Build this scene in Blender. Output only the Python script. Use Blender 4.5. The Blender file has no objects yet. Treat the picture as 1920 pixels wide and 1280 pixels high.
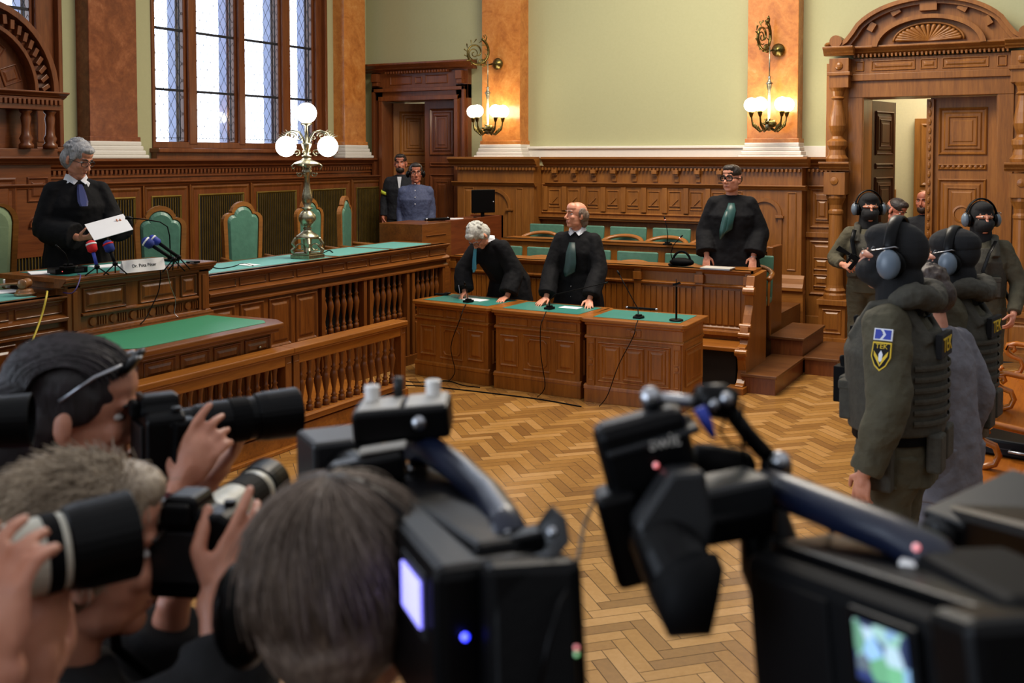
import bpy, bmesh, math, random
from mathutils import Matrix, Vector, noise
R = math.radians
sc = bpy.context.scene
COL = sc.collection
rnd = random.Random(7)
V = Vector

# ---------------------------------------------------------------- camera
F = 1950.0; CX, CY = 960.0, 379.0; PITCH = R(2.5); YAW = R(28.6); CAMH = 2.2
cam = bpy.data.cameras.new('camera'); camo = bpy.data.objects.new('camera', cam); COL.objects.link(camo)
camo.location = (0, 0, CAMH); camo.rotation_euler = (R(90) - PITCH, 0, YAW)
cam.sensor_width = 36.0; cam.lens = F / 1920 * 36
cam.shift_y = -(640 - CY) / 1920; cam.clip_start = 0.05
cam.dof.use_dof = True; cam.dof.focus_distance = 9.6; cam.dof.aperture_fstop = 4.2
sc.camera = camo
CF = V((-math.sin(YAW) * math.cos(PITCH), math.cos(YAW) * math.cos(PITCH), -math.sin(PITCH)))
CR = V((math.cos(YAW), math.sin(YAW), 0)); CU = CR.cross(CF)
def at(px, py, D): return V((0, 0, CAMH)) + D * (CF + CR * ((px - CX) / F) - CU * ((py - CY) / F))

# ---------------------------------------------------------------- world, lights, exposure
w = bpy.data.worlds.new('world'); sc.world = w; w.use_nodes = True
nt = w.node_tree; nt.nodes.clear()
def N(nt, t, **k):
    n = nt.nodes.new(t)
    for a, b in k.items(): setattr(n, a, b)
    return n
def mathn(nt, op, a, b=None, c=None):
    n = N(nt, 'ShaderNodeMath', operation=op)
    for i, q in enumerate((a, b, c)):
        if q is None: continue
        if isinstance(q, (int, float)): n.inputs[i].default_value = q
        else: nt.links.new(q, n.inputs[i])
    return n.outputs[0]
def smooth(nt, x, a, b):
    n = N(nt, 'ShaderNodeMapRange', interpolation_type='SMOOTHSTEP'); nt.links.new(x, n.inputs[0])
    n.inputs[1].default_value = a; n.inputs[2].default_value = b; return n.outputs[0]
tc = N(nt, 'ShaderNodeTexCoord'); sp = N(nt, 'ShaderNodeSeparateXYZ'); nt.links.new(tc.outputs['Generated'], sp.inputs[0])
WX, WZ = sp.outputs[0], sp.outputs[2]
side = mathn(nt, 'MULTIPLY', smooth(nt, WX, -0.15, -0.45), mathn(nt, 'SUBTRACT', 1.0, smooth(nt, WZ, 0.40, 0.47)))
side = mathn(nt, 'MULTIPLY', side, smooth(nt, WZ, -0.25, -0.02))
up = smooth(nt, WZ, 0.05, 0.75)
m1 = N(nt, 'ShaderNodeMix', data_type='RGBA'); m1.inputs[6].default_value = (0.16, 0.15, 0.14, 1); m1.inputs[7].default_value = (0.98, 1.0, 1.06, 1); nt.links.new(up, m1.inputs[0])
m2 = N(nt, 'ShaderNodeMix', data_type='RGBA'); nt.links.new(side, m2.inputs[0]); nt.links.new(m1.outputs[2], m2.inputs[6]); m2.inputs[7].default_value = (5.2, 5.9, 7.0, 1)
bg = N(nt, 'ShaderNodeBackground'); nt.links.new(m2.outputs[2], bg.inputs[0]); bg.inputs[1].default_value = 0.56
ow = N(nt, 'ShaderNodeOutputWorld'); nt.links.new(bg.outputs[0], ow.inputs[0])
def area(name, loc, rot, sx, sy, power, color):
    l = bpy.data.lights.new(name, 'AREA'); l.shape = 'RECTANGLE'; l.size = sx; l.size_y = sy; l.energy = power; l.color = color
    o = bpy.data.objects.new(name, l); COL.objects.link(o); o.location = loc; o.rotation_euler = rot; return o
area('court_fill_light', (-3.6, 9.0, 6.3), (0, 0, 0), 2.6, 2.6, 400, (1.0, 0.88, 0.72))  # unseen fill added above the court to lift it against the foreground
area('corridor_fill_light', (-1.4, 14.0, 3.9), (0, 0, 0), 1.2, 1.2, 60, (1.0, 0.9, 0.74))  # added out of view to brighten the corridor beyond the portal
area('antechamber_area_light', (-8.4, 14.4, 3.9), (0, 0, 0), 1.0, 1.0, 30, (0.9, 0.95, 1.0))  # area light above the room behind the left door
sc.view_settings.view_transform = 'Standard'; sc.view_settings.look = 'None'
sc.view_settings.gamma = 1.0; sc.view_settings.exposure = 0.30; sc.view_settings.use_curve_mapping = False
sc.cycles.max_bounces = 6; sc.cycles.diffuse_bounces = 3; sc.cycles.glossy_bounces = 3; sc.cycles.transparent_max_bounces = 8
sc.cycles.use_denoising = True; sc.cycles.sample_clamp_indirect = 4.0
sc.cycles.caustics_reflective = False; sc.cycles.caustics_refractive = False

# ---------------------------------------------------------------- materials
def lin(h):
    h = h.lstrip('#'); c = [int(h[i:i + 2], 16) / 255 for i in (0, 2, 4)]
    return tuple(x / 12.92 if x <= .04045 else ((x + .055) / 1.055) ** 2.4 for x in c) + (1,)
def base(name):
    m = bpy.data.materials.new(name); m.use_nodes = True; nt = m.node_tree
    return m, nt, nt.nodes['Principled BSDF']
def coords(nt, kind='Object', scale=(1, 1, 1), rot=(0, 0, 0)):
    t = N(nt, 'ShaderNodeTexCoord'); mp = N(nt, 'ShaderNodeMapping'); nt.links.new(t.outputs[kind], mp.inputs[0])
    mp.inputs['Scale'].default_value = scale; mp.inputs['Rotation'].default_value = rot; return mp.outputs[0]
def noisen(nt, vec, scale, detail=4, rough=.55, dist=0):
    n = N(nt, 'ShaderNodeTexNoise'); nt.links.new(vec, n.inputs['Vector']); n.inputs['Scale'].default_value = scale
    n.inputs['Detail'].default_value = detail; n.inputs['Roughness'].default_value = rough; n.inputs['Distortion'].default_value = dist; return n.outputs['Fac']
def ramp(nt, fac, stops):
    r = N(nt, 'ShaderNodeValToRGB'); nt.links.new(fac, r.inputs[0]); e = r.color_ramp.elements
    while len(e) < len(stops): e.new(.5)
    for i, (p, c) in enumerate(stops): e[i].position = p; e[i].color = c
    return r.outputs[0]
def bump(nt, b, h, st, dist=.01):
    n = N(nt, 'ShaderNodeBump'); n.inputs['Strength'].default_value = st; n.inputs['Distance'].default_value = dist
    nt.links.new(h, n.inputs['Height']); nt.links.new(n.outputs[0], b.inputs['Normal'])
def wood(name, dark, mid, light, rough=.36, grain='z', spec=.5):
    m, nt, b = base(name)
    s = {'z': (1, 1, .09), 'x': (.09, 1, 1), 'y': (1, .09, 1)}[grain]
    v = coords(nt, 'Object', s)
    g = noisen(nt, v, 42, 5, .6, .6); big = noisen(nt, v, 5, 3, .5, .8)
    mixf = mathn(nt, 'ADD', mathn(nt, 'MULTIPLY', g, .55), mathn(nt, 'MULTIPLY', big, .45))
    c = ramp(nt, mixf, [(.3, lin(dark)), (.5, lin(mid)), (.72, lin(light))])
    nt.links.new(c, b.inputs['Base Color']); b.inputs['Roughness'].default_value = rough; b.inputs['Specular IOR Level'].default_value = spec
    bump(nt, b, g, .12, .004); return m
def plain(name, col, rough=.6, metal=0, bumpsc=0, bst=.2, var=.12, spec=.5, bdist=.003, sheen=0, coat=0):
    m, nt, b = base(name); v = coords(nt)
    c = lin(col); n = noisen(nt, v, bumpsc or 9, 3)
    lo = tuple(x * (1 - var) for x in c[:3]) + (1,); hi = tuple(min(1, x * (1 + var)) for x in c[:3]) + (1,)
    nt.links.new(ramp(nt, n, [(.3, lo), (.7, hi)]), b.inputs['Base Color'])
    b.inputs['Roughness'].default_value = rough; b.inputs['Metallic'].default_value = metal; b.inputs['Specular IOR Level'].default_value = spec
    if sheen: b.inputs['Sheen Weight'].default_value = sheen
    if coat: b.inputs['Coat Weight'].default_value = coat
    if bumpsc: bump(nt, b, n, bst, bdist)
    return m
def glow(name, col, st):
    m, nt, b = base(name); b.inputs['Base Color'].default_value = (.9, .9, .9, 1)
    b.inputs['Emission Color'].default_value = lin(col); b.inputs['Emission Strength'].default_value = st; return m
M = {}
M['oak'] = wood('oak wood vertical grain', '#6d411a', '#8a5622', '#a26a2f')
M['oakh'] = wood('oak wood horizontal grain', '#6d411a', '#8a5622', '#a26a2f', grain='x')
M['desk'] = wood('desk oak', '#6b3d12', '#8b521a', '#a56725', .3)
M['deskh'] = wood('desk oak horizontal', '#6b3d12', '#8b521a', '#a56725', .3, 'x')
M['walnut'] = wood('dark walnut vertical', '#522813', '#6e3b1c', '#864e27', .3)
M['walnuth'] = wood('dark walnut horizontal', '#522813', '#6e3b1c', '#864e27', .3, 'x')
M['bench'] = wood('bench wood', '#502b10', '#6d3d16', '#86501f', .28)
M['benchh'] = wood('bench wood horizontal', '#502b10', '#6d3d16', '#86501f', .28, 'x')
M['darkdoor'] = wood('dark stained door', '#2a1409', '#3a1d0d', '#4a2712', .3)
M['pew'] = wood('pew orange wood', '#8c4c12', '#a05a18', '#b36a20', .25, 'y')
M['step'] = wood('step wood', '#452611', '#5e3718', '#744a23', .35, 'x')
M['felt'] = plain('green leather inlay', '#347a6f', .4, bumpsc=60, bst=.08, var=.06)
M['felt_sheen'] = plain('green leather inlay with painted sheen', '#63a79f', .4, bumpsc=60, bst=.08, var=.05)  # window reflection on the bench tops painted in as a paler base
M['leather'] = plain('green leather upholstery', '#4a7563', .4, bumpsc=14, bst=.35, var=.12, bdist=.01)
M['paleleather'] = plain('pale green upholstery', '#9db183', .7, bumpsc=30, bst=.2, var=.05)
M['green'] = plain('sage green wall paint', '#aeac83', .85, bumpsc=40, bst=.05, var=.02)
M['white'] = plain('white painted plaster', '#dcd6cc', .6, bumpsc=30, bst=.05, var=.02)
M['cream'] = plain('cream corridor plaster', '#d3c7a4', .8, bumpsc=30, bst=.05, var=.03)
M['paper'] = plain('white paper', '#e8e8ea', .7, var=.02)
M['black'] = plain('black plastic', '#040405', .36, bumpsc=120, bst=.1, var=.1, spec=.14)
M['blackmat'] = plain('matt black rubber', '#050506', .65, bumpsc=200, bst=.15, var=.1, spec=.1)
M['grey'] = plain('dark grey metal', '#1c1d1f', .42, .3, var=.1)
M['steel'] = plain('brushed steel', '#a9abb0', .28, 1, var=.06)
M['brass'] = plain('aged brass', '#a9a48a', .3, 1, bumpsc=50, bst=.25, var=.3)
M['bronze'] = plain('dark bronze', '#6f6237', .35, 1, bumpsc=60, bst=.4, var=.4)
M['dark'] = plain('dark backing and painted shade', '#120c08', .9, var=.1)  # near-black: floor joint bed, and shade painted in behind the bench spindles
M['grille'] = plain('dark iron grille', '#171310', .5, .3, var=.2)
M['gilt'] = plain('gilt grille frame', '#8a7030', .4, .7, var=.2)
M['lead'] = plain('dark lead strip', '#23242b', .6, .3, var=.1)
M['blueshade'] = plain('outer window frame in painted blue shade', '#bccbf5', .6, var=.05)  # bluish shade of the outer reveal put into the frame colour
M['globe'] = glow('white lamp globe', '#fff3dc', 14)
M['globec'] = glow('white candelabra globe', '#fffaf0', 9)
M['screen'] = glow('lit blue screen', '#6a62ff', 1.6)
M['bled'] = glow('blue led', '#1022ff', 5); M['rled'] = glow('red led', '#e01808', 1.0); M['gled'] = glow('green led', '#10c020', .7)
def marble():
    m, nt, b = base('orange red marble'); v = coords(nt)
    a = noisen(nt, v, 3.5, 8, .65, 1.2); c2 = noisen(nt, v, 16, 6, .7, .4)
    f = mathn(nt, 'ADD', mathn(nt, 'MULTIPLY', a, .6), mathn(nt, 'MULTIPLY', c2, .4))
    c = ramp(nt, f, [(.34, lin('#a3602c')), (.5, lin('#c27a3a')), (.6, lin('#cd8a48')), (.78, lin('#deae7c'))])
    nt.links.new(c, b.inputs['Base Color']); b.inputs['Roughness'].default_value = .22; return m
M['marble'] = marble()
def marble2():
    m, nt, b = base('red brown marble'); v = coords(nt)
    a = noisen(nt, v, 3.5, 8, .65, 1.2); c2 = noisen(nt, v, 18, 6, .7, .4)
    f = mathn(nt, 'ADD', mathn(nt, 'MULTIPLY', a, .6), mathn(nt, 'MULTIPLY', c2, .4))
    c = ramp(nt, f, [(.34, lin('#5c2c1a')), (.5, lin('#7c4226')), (.6, lin('#8e5233')), (.8, lin('#b48660'))])
    nt.links.new(c, b.inputs['Base Color']); b.inputs['Roughness'].default_value = .25; return m
M['marbler'] = marble2()
def parquet():
    m, nt, b = base('herringbone oak parquet')
    g = N(nt, 'ShaderNodeNewGeometry'); v = coords(nt)
    n1 = noisen(nt, v, 30, 5, .6, .5); n2 = noisen(nt, v, 1.6, 4, .5)
    f = mathn(nt, 'ADD', mathn(nt, 'MULTIPLY', g.outputs['Random Per Island'], .62), mathn(nt, 'MULTIPLY', n1, .3))
    f = mathn(nt, 'ADD', f, mathn(nt, 'MULTIPLY', mathn(nt, 'SUBTRACT', n2, .5), .5))
    c = ramp(nt, f, [(0, lin('#6e4a26')), (.3, lin('#8b612f')), (.55, lin('#a1743a')), (.9, lin('#b98d58'))])
    nt.links.new(c, b.inputs['Base Color']); b.inputs['Roughness'].default_value = .27
    bump(nt, b, n1, .06, .003); return m
M['parquet'] = parquet()
def glassm():
    m, nt, b = base('window glass'); b.inputs['Base Color'].default_value = (1, 1, 1, 1)
    tr = N(nt, 'ShaderNodeBsdfTransparent'); gl = N(nt, 'ShaderNodeBsdfGlossy'); gl.inputs['Roughness'].default_value = .05
    mx = N(nt, 'ShaderNodeMixShader'); mx.inputs[0].default_value = .06; nt.links.new(tr.outputs[0], mx.inputs[1]); nt.links.new(gl.outputs[0], mx.inputs[2])
    nt.links.new(mx.outputs[0], nt.nodes['Material Output'].inputs[0]); return m
M['glass'] = glassm()
def skinm(name, col):
    m, nt, b = base(name); v = coords(nt); c = lin(col); n = noisen(nt, v, 22, 4)
    nt.links.new(ramp(nt, n, [(.3, (c[0] * .88, c[1] * .78, c[2] * .76, 1)), (.7, (min(1, c[0] * 1.07), c[1] * 1.07, c[2] * 1.08, 1))]), b.inputs['Base Color'])
    b.inputs['Roughness'].default_value = .48; b.inputs['Subsurface Weight'].default_value = .12; b.inputs['Subsurface Radius'].default_value = (.02, .008, .004)
    b.inputs['Subsurface Scale'].default_value = .3; return m
M['skin'] = skinm('fair skin', '#c98c70'); M['skin2'] = skinm('ruddy skin', '#b9745a')
def hairm(name, a, c, stretch=(1, 1, .15)):
    m, nt, b = base(name); v = coords(nt, 'Object', stretch); n = noisen(nt, v, 160, 4, .6); n2 = noisen(nt, v, 20, 3)
    f = mathn(nt, 'ADD', mathn(nt, 'MULTIPLY', n, .5), mathn(nt, 'MULTIPLY', n2, .5))
    nt.links.new(ramp(nt, f, [(.35, lin(a)), (.65, lin(c))]), b.inputs['Base Color']); b.inputs['Roughness'].default_value = .5
    bump(nt, b, n, .5, .004); return m
M['hgrey'] = hairm('grey hair', '#55555a', '#b5b5b8'); M['hsilver'] = hairm('silver hair', '#8d8d88', '#c9c8c0')
M['hdark'] = hairm('dark hair', '#1a1310', '#35281f'); M['hbrown'] = hairm('brown hair', '#22160f', '#45342a')
M['hlong'] = hairm('long dark hair', '#15100e', '#30262a'); M['hblond'] = hairm('ash blond hair', '#6b5a48', '#bda98f')
M['hgb'] = hairm('grey brown hair', '#4a3b30', '#8d7b6c')
M['robe'] = plain('black gown cloth', '#08080c', .8, bumpsc=12, bst=.3, var=.2, bdist=.02, spec=.2)
M['shirtw'] = plain('white shirt cloth', '#dcdfe6', .7, bumpsc=60, bst=.1, var=.03)
M['tieg'] = plain('dark green satin', '#173f3c', .42, bumpsc=20, bst=.3, var=.2)
M['tied'] = plain('very dark green satin', '#12302f', .5, bumpsc=20, bst=.3, var=.2)
M['tiec'] = plain('light blue satin', '#3f8fa8', .35, var=.1)
M['tieb'] = plain('royal blue silk', '#0f1d5c', .35, var=.1)
M['blueshirt'] = plain('blue chequered shirt', '#3e4664', .75, bumpsc=90, bst=.2, var=.35)
M['olive'] = plain('olive uniform cloth', '#46412f', .85, bumpsc=16, bst=.5, var=.16, bdist=.02)
M['oliveg'] = plain('grey green vest', '#39362c', .8, bumpsc=40, bst=.4, var=.2, bdist=.01)
M['knit'] = plain('black knit', '#0b0b0d', .9, bumpsc=150, bst=.4, var=.2)
M['maroon'] = plain('ribbed maroon knit', '#4a0f1a', .85, bumpsc=120, bst=.5, var=.3)
M['greycloth'] = plain('grey jacket cloth', '#6a6970', .8, bumpsc=14, bst=.5, var=.15, bdist=.02)
M['darkcloth'] = plain('dark navy cloth', '#0d1018', .85, bumpsc=14, bst=.4, var=.2, bdist=.02)
M['muff'] = plain('grey ear defender shell', '#5d6a76', .35, var=.1)
M['yellow'] = plain('yellow embroidery', '#d8b521', .6, var=.1)
M['bluef'] = plain('royal blue fabric', '#2438a0', .6, var=.1); M['redf'] = plain('red foam', '#c8101c', .8, bumpsc=200, bst=.3, var=.1)
M['navyf'] = plain('navy foam', '#152a78', .8, bumpsc=200, bst=.3, var=.1)
M['cupw'] = plain('white porcelain', '#e6e4e0', .2, var=.02)
M['gavel'] = wood('gavel wood', '#6e4524', '#8d5f38', '#a87a50', .25)
M['lenswhite'] = plain('off white lens barrel', '#c3bfae', .35, var=.04)
M['eye'] = plain('eye white', '#d0ccc8', .25, var=.02); M['iris'] = plain('dark iris', '#1c1410', .2, var=.1)
M['lip'] = plain('lip skin', '#9a5548', .5, var=.1)
M['stone'] = plain('pale grey plastic panel', '#b8b2a8', .5, var=.05)
M['hivis'] = plain('yellow reflective band', '#c8d23c', .5, var=.1)
M['bluedk'] = plain('blue black enamel', '#0b1226', .32, var=.1)
M['cableY'] = plain('yellow cable', '#c9b23a', .5, var=.05); M['cableV'] = plain('violet cable', '#3b2a6e', .5, var=.05)

# ---------------------------------------------------------------- mesh builder
class MB:
    def __init__(s, m=None): s.v = []; s.f = []; s.mi = []; s.m = m or Matrix(); s.cur = 0
    def add(s, vs, fs, m=None):
        k = len(s.v); T = s.m if m is None else s.m @ m
        s.v += [T @ V(p) for p in vs]; s.f += [tuple(k + i for i in f) for f in fs]; s.mi += [s.cur] * len(fs); return s
    def box(s, x0, x1, y0, y1, z0, z1, m=None):
        return s.add([(x, y, z) for z in (z0, z1) for y in (y0, y1) for x in (x0, x1)],
                     [(0, 2, 3, 1), (4, 5, 7, 6), (0, 1, 5, 4), (2, 6, 7, 3), (0, 4, 6, 2), (1, 3, 7, 5)], m)
    def prism(s, poly, a0, a1, axis='y', m=None):
        n = len(poly); put = {'y': lambda p, a: (p[0], a, p[1]), 'x': lambda p, a: (a, p[0], p[1]), 'z': lambda p, a: (p[0], p[1], a)}[axis]
        vs = [put(p, a0) for p in poly] + [put(p, a1) for p in poly]
        fs = [tuple(range(n)), tuple(range(2 * n - 1, n - 1, -1))] + [(i, (i + 1) % n, n + (i + 1) % n, n + i) for i in range(n)]
        return s.add(vs, fs, m)
    def rings(s, rs, caps=True, m=None, closed=True):
        n = len(rs[0]); vs = [p for r in rs for p in r]; fs = []
        for j in range(len(rs) - 1):
            for i in range(n if closed else n - 1): fs.append((j * n + i, j * n + (i + 1) % n, (j + 1) * n + (i + 1) % n, (j + 1) * n + i))
        if caps: fs += [tuple(range(n - 1, -1, -1)), tuple(range((len(rs) - 1) * n, len(rs) * n))]
        return s.add(vs, fs, m)
    def lathe(s, prof, c=(0, 0, 0), seg=16, axis='z', m=None):
        rs = []
        for r, h in prof:
            r = max(r, .0004); ring = []
            for i in range(seg):
                a = 2 * math.pi * i / seg; x, y = r * math.cos(a), r * math.sin(a)
                p = {'z': (x, y, h), 'x': (h, x, y), 'y': (y, h, x)}[axis]; ring.append((c[0] + p[0], c[1] + p[1], c[2] + p[2]))
            rs.append(ring)
        return s.rings(rs, True, m)
    def sph(s, c, r, seg=16, m=None, rot=None):
        if not hasattr(r, '__len__'): r = (r, r, r)
        k = seg // 2; rs = []
        T = (rot.to_matrix() if hasattr(rot, 'to_matrix') else rot) if rot is not None else None
        for j in range(k + 1):
            t = math.pi * (j + .02) / (k + .04); ring = []
            for i in range(seg):
                a = 2 * math.pi * i / seg; p = V((r[0] * math.sin(t) * math.cos(a), r[1] * math.sin(t) * math.sin(a), r[2] * math.cos(t)))
                if T is not None: p = T @ p
                ring.append(tuple(p + V(c)))
            rs.append(ring)
        return s.rings(rs, True, m)
    def tube(s, pts, r, seg=8, m=None, caps=True, flat=None):
        pts = [V(p) for p in pts]; n = len(pts); rr = r if hasattr(r, '__len__') else [r] * n; rs = []; up = None
        for i, p in enumerate(pts):
            t = (pts[min(i + 1, n - 1)] - pts[max(i - 1, 0)])
            t = t.normalized() if t.length > 1e-9 else V((0, 0, 1))
            if up is None:
                up = V((0, 0, 1)) if abs(t.z) < .9 else V((0, 1, 0))
                if flat is not None: up = V(flat)
            u = (up - t * up.dot(t)); u = u.normalized() if u.length > 1e-6 else t.orthogonal().normalized(); up = u; b = t.cross(u)
            q = rr[i]; qa, qb = (q if hasattr(q, '__len__') else (q, q))
            rs.append([tuple(p + u * (qa * math.cos(2 * math.pi * k / seg)) + b * (qb * math.sin(2 * math.pi * k / seg))) for k in range(seg)])
        return s.rings(rs, caps, m)
    def cap(s, a, b, ra, rb, seg=12):
        a, b = V(a), V(b); t = (b - a); L = t.length; t = t.normalized() if L > 1e-6 else V((0, 0, 1)); pts = []; rr = []
        for k in range(4): th = math.pi / 2 * (1 - k / 3.0) ; pts.append(a - t * ra * math.sin(th)); rr.append(max(ra * math.cos(th), .001))
        for k in range(4): th = math.pi / 2 * (k / 3.0); pts.append(b + t * rb * math.sin(th)); rr.append(max(rb * math.cos(th), .001))
        return s.tube(pts, rr, seg)
    def chain(s, pts, rr, seg=12):
        for i in range(len(pts) - 1): s.cap(pts[i], pts[i + 1], rr[i], rr[i + 1], seg)
        return s
    def bar(s, p, q, w, h, up=(0, 0, 1)):
        p, q = V(p), V(q); t = (q - p).normalized(); u = V(up); u = (u - t * u.dot(t)).normalized(); b = t.cross(u); vs = []
        for e in (p, q):
            for sb, su in ((-1, -1), (1, -1), (1, 1), (-1, 1)): vs.append(tuple(e + b * (sb * w / 2) + u * (su * h / 2)))
        return s.add(vs, [(3, 2, 1, 0), (4, 5, 6, 7), (0, 1, 5, 4), (1, 2, 6, 5), (2, 3, 7, 6), (3, 0, 4, 7)])
    def panel(s, x0, x1, z0, z1, y=0., wd=.03, d=.014, field=True, m=None):
        def ring(i, yy): return [(x0 + i, yy, z0 + i), (x1 - i, yy, z0 + i), (x1 - i, yy, z1 - i), (x0 + i, yy, z1 - i)]
        s.rings([ring(0, y + .002), ring(0, y - d * .5), ring(wd * .4, y - d), ring(wd, y + .002)], False, m)
        if field:
            i1 = wd * 1.5; i2 = wd * 1.5 + .02
            if x1 - x0 > 2 * i2 + .02 and z1 - z0 > 2 * i2 + .02:
                vs = ring(i1, y + .002) + ring(i2, y - d * .7); s.add(vs, [(0, 1, 5, 4), (1, 2, 6, 5), (2, 3, 7, 6), (3, 0, 4, 7), (4, 5, 6, 7)], m)
        return s
    def mould(s, x0, x1, prof, m=None):   # prof: list of (y, z)
        return s.prism(prof, x0, x1, 'x', m)
    def build(s, name, mat, parent=None, bevel=0, smooth=False, world=False, vox=0, sm=0, disp=None, label=None, recalc=True, sub=0):
        me = bpy.data.meshes.new(name); vs = s.v
        if world and parent is not None:
            inv = gm(parent).inverted(); vs = [inv @ p for p in vs]
        me.from_pydata([tuple(p) for p in vs], [], s.f)
        mats = mat if isinstance(mat, (list, tuple)) else [mat]
        for q in mats: me.materials.append(q)
        if len(mats) > 1: me.polygons.foreach_set('material_index', s.mi)
        if recalc:
            bm = bmesh.new(); bm.from_mesh(me); bmesh.ops.recalc_face_normals(bm, faces=bm.faces); bm.to_mesh(me); bm.free()
        if smooth or vox: me.polygons.foreach_set('use_smooth', [True] * len(me.polygons))
        me.update(); o = bpy.data.objects.new(name, me); COL.objects.link(o)
        if parent is not None: o.parent = parent
        if vox:
            md = o.modifiers.new('r', 'REMESH'); md.mode = 'VOXEL'; md.voxel_size = vox; md.use_smooth_shade = True
        if sm:
            md = o.modifiers.new('s', 'SMOOTH'); md.iterations = sm; md.factor = .6
        if disp:
            t = bpy.data.textures.new('wrinkle', 'CLOUDS'); t.noise_scale = disp[1]; md = o.modifiers.new('d', 'DISPLACE'); md.texture = t; md.strength = disp[0]; md.mid_level = .5; md.texture_coords = 'LOCAL'
        if bevel:
            md = o.modifiers.new('b', 'BEVEL'); md.width = bevel; md.segments = 2; md.limit_method = 'ANGLE'; md.angle_limit = R(35)
        if label: o['label'] = label
        return o
def gm(o):
    m = Matrix.LocRotScale(o.location, o.rotation_euler, o.scale)
    return gm(o.parent) @ m if o.parent else m
def thing(name, label, cat, loc=(0, 0, 0), rz=0, group=None):
    o = bpy.data.objects.new(name, None); COL.objects.link(o); o.location = loc; o.rotation_euler = (0, 0, R(rz)); o.empty_display_size = .1
    o['label'] = label; o['category'] = cat
    if group: o['group'] = group
    return o
def tag(o, label, cat, group=None):
    o['label'] = label; o['category'] = cat
    if group: o['group'] = group
    return o
def struct(o): o['kind'] = 'structure'; return o
def sroot(name, loc=(0, 0, 0), rz=0):
    o = bpy.data.objects.new(name, None); COL.objects.link(o); o.location = loc; o.rotation_euler = (0, 0, R(rz)); o['kind'] = 'structure'; return o
def dup(root, loc, rz=None, label=None, group=None):
    r = root.copy(); COL.objects.link(r); r.location = loc
    if rz is not None: r.rotation_euler = (0, 0, R(rz))
    if label: r['label'] = label
    if group: r['group'] = group
    for ch in list(root.children):
        c = ch.copy(); COL.objects.link(c); c.parent = r
        for g in list(ch.children):
            d = g.copy(); COL.objects.link(d); d.parent = c
    return r
def arc(cx, cz, r, a0, a1, n=16, rz=None): rz = rz or r; return [(cx + r * math.cos(R(a0 + (a1 - a0) * i / n)), cz + rz * math.sin(R(a0 + (a1 - a0) * i / n))) for i in range(n + 1)]
def text(name, s, mat, parent, size, mtx, ext=.002):
    cu = bpy.data.curves.new(name, 'FONT'); cu.body = s; cu.size = size; cu.extrude = ext; cu.align_x = 'CENTER'; cu.align_y = 'CENTER'
    o = bpy.data.objects.new(name, cu); COL.objects.link(o); dg = bpy.context.evaluated_depsgraph_get()
    me = bpy.data.meshes.new_from_object(o.evaluated_get(dg)); bpy.data.objects.remove(o)
    inv = gm(parent).inverted() if parent else Matrix(); me.transform(inv @ mtx); me.materials.clear(); me.materials.append(mat)
    q = bpy.data.objects.new(name, me); COL.objects.link(q); q.parent = parent; return q
CORN = lambda out, top, h: [(0.06, top), (-out, top), (-out, top - h * .22), (-out * .88, top - h * .3), (-out * .55, top - h * .55), (-out * .5, top - h * .7), (-out * .2, top - h * .9), (-out * .2, top - h), (0.06, top - h)]
BASE = lambda out, bot, h: [(0.06, bot), (-out, bot), (-out, bot + h * .65), (-out * .7, bot + h * .72), (-out * .45, bot + h * .85), (-out * .3, bot + h), (0.06, bot + h)]
# ================================================================ room shell
YF = 12.74; XL = -9.44
# floor: herringbone blocks, each an island, over a dark bed
fl = MB(); W_, n_ = .078, 4; L_ = W_ * n_; g_ = .0016
rot = Matrix.Translation((-4.2, 7.0, 0)) @ Matrix.Rotation(R(45), 4, 'Z')
def plank(x0, y0, x1, y1):
    c = rot @ V(((x0 + x1) / 2, (y0 + y1) / 2, 0))
    if -6.7 < c.x < 2.2 and 2.6 < c.y < 12.3:
        vs = [(x0 + g_, y0 + g_, 0), (x1 - g_, y0 + g_, 0), (x1 - g_, y1 - g_, 0), (x0 + g_, y1 - g_, 0)]; fl.add([tuple(rot @ V(p)) for p in vs], [(0, 1, 2, 3)])
for k in range(-125, 126):
    for mm in range(-19, 20):
        x, y = k * W_, k * W_ + 2 * L_ * mm
        plank(x, y, x + L_, y + W_); plank(x, y + W_, x + W_, y + W_ + L_)
fl.cur = 1; fl.box(-10.5, 3.2, -1.5, 16, -.08, -.0015)
struct(fl.build('floor', [M['parquet'], M['dark']], recalc=False))
# left wall with two window openings, far wall with two door openings
WIN = [(8.6, 11.8), (4.2, 7.4)]; WZ0, WZ1 = 2.3, 6.0
lw = MB()
lw.box(XL - .4, XL, -1, 4.2, 0, 6.4); lw.box(XL - .4, XL, 4.2, 13.1, 0, WZ0); lw.box(XL - .4, XL, 7.4, 8.6, WZ0, WZ1)
lw.box(XL - .4, XL, 11.8, 13.1, WZ0, WZ1); lw.box(XL - .4, XL, 4.2, 13.1, WZ1, 6.4)
struct(lw.build('wall_left', M['green']))
D1 = (-9.07, -7.8, 3.03); D2 = (-2.23, -.8, 2.9)
fw = MB(); Y0, Y1 = YF, YF + .45
fw.box(XL, D1[0], Y0, Y1, 0, 6.4); fw.box(D1[1], D2[0], Y0, Y1, 0, 6.4); fw.box(D2[1], 3.2, Y0, Y1, 0, 6.4)
fw.box(D1[0], D1[1], Y0, Y1, D1[2], 6.4); fw.box(D2[0], D2[1], Y0, Y1, D2[2], 6.4)
struct(fw.build('wall_far', M['green']))
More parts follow.
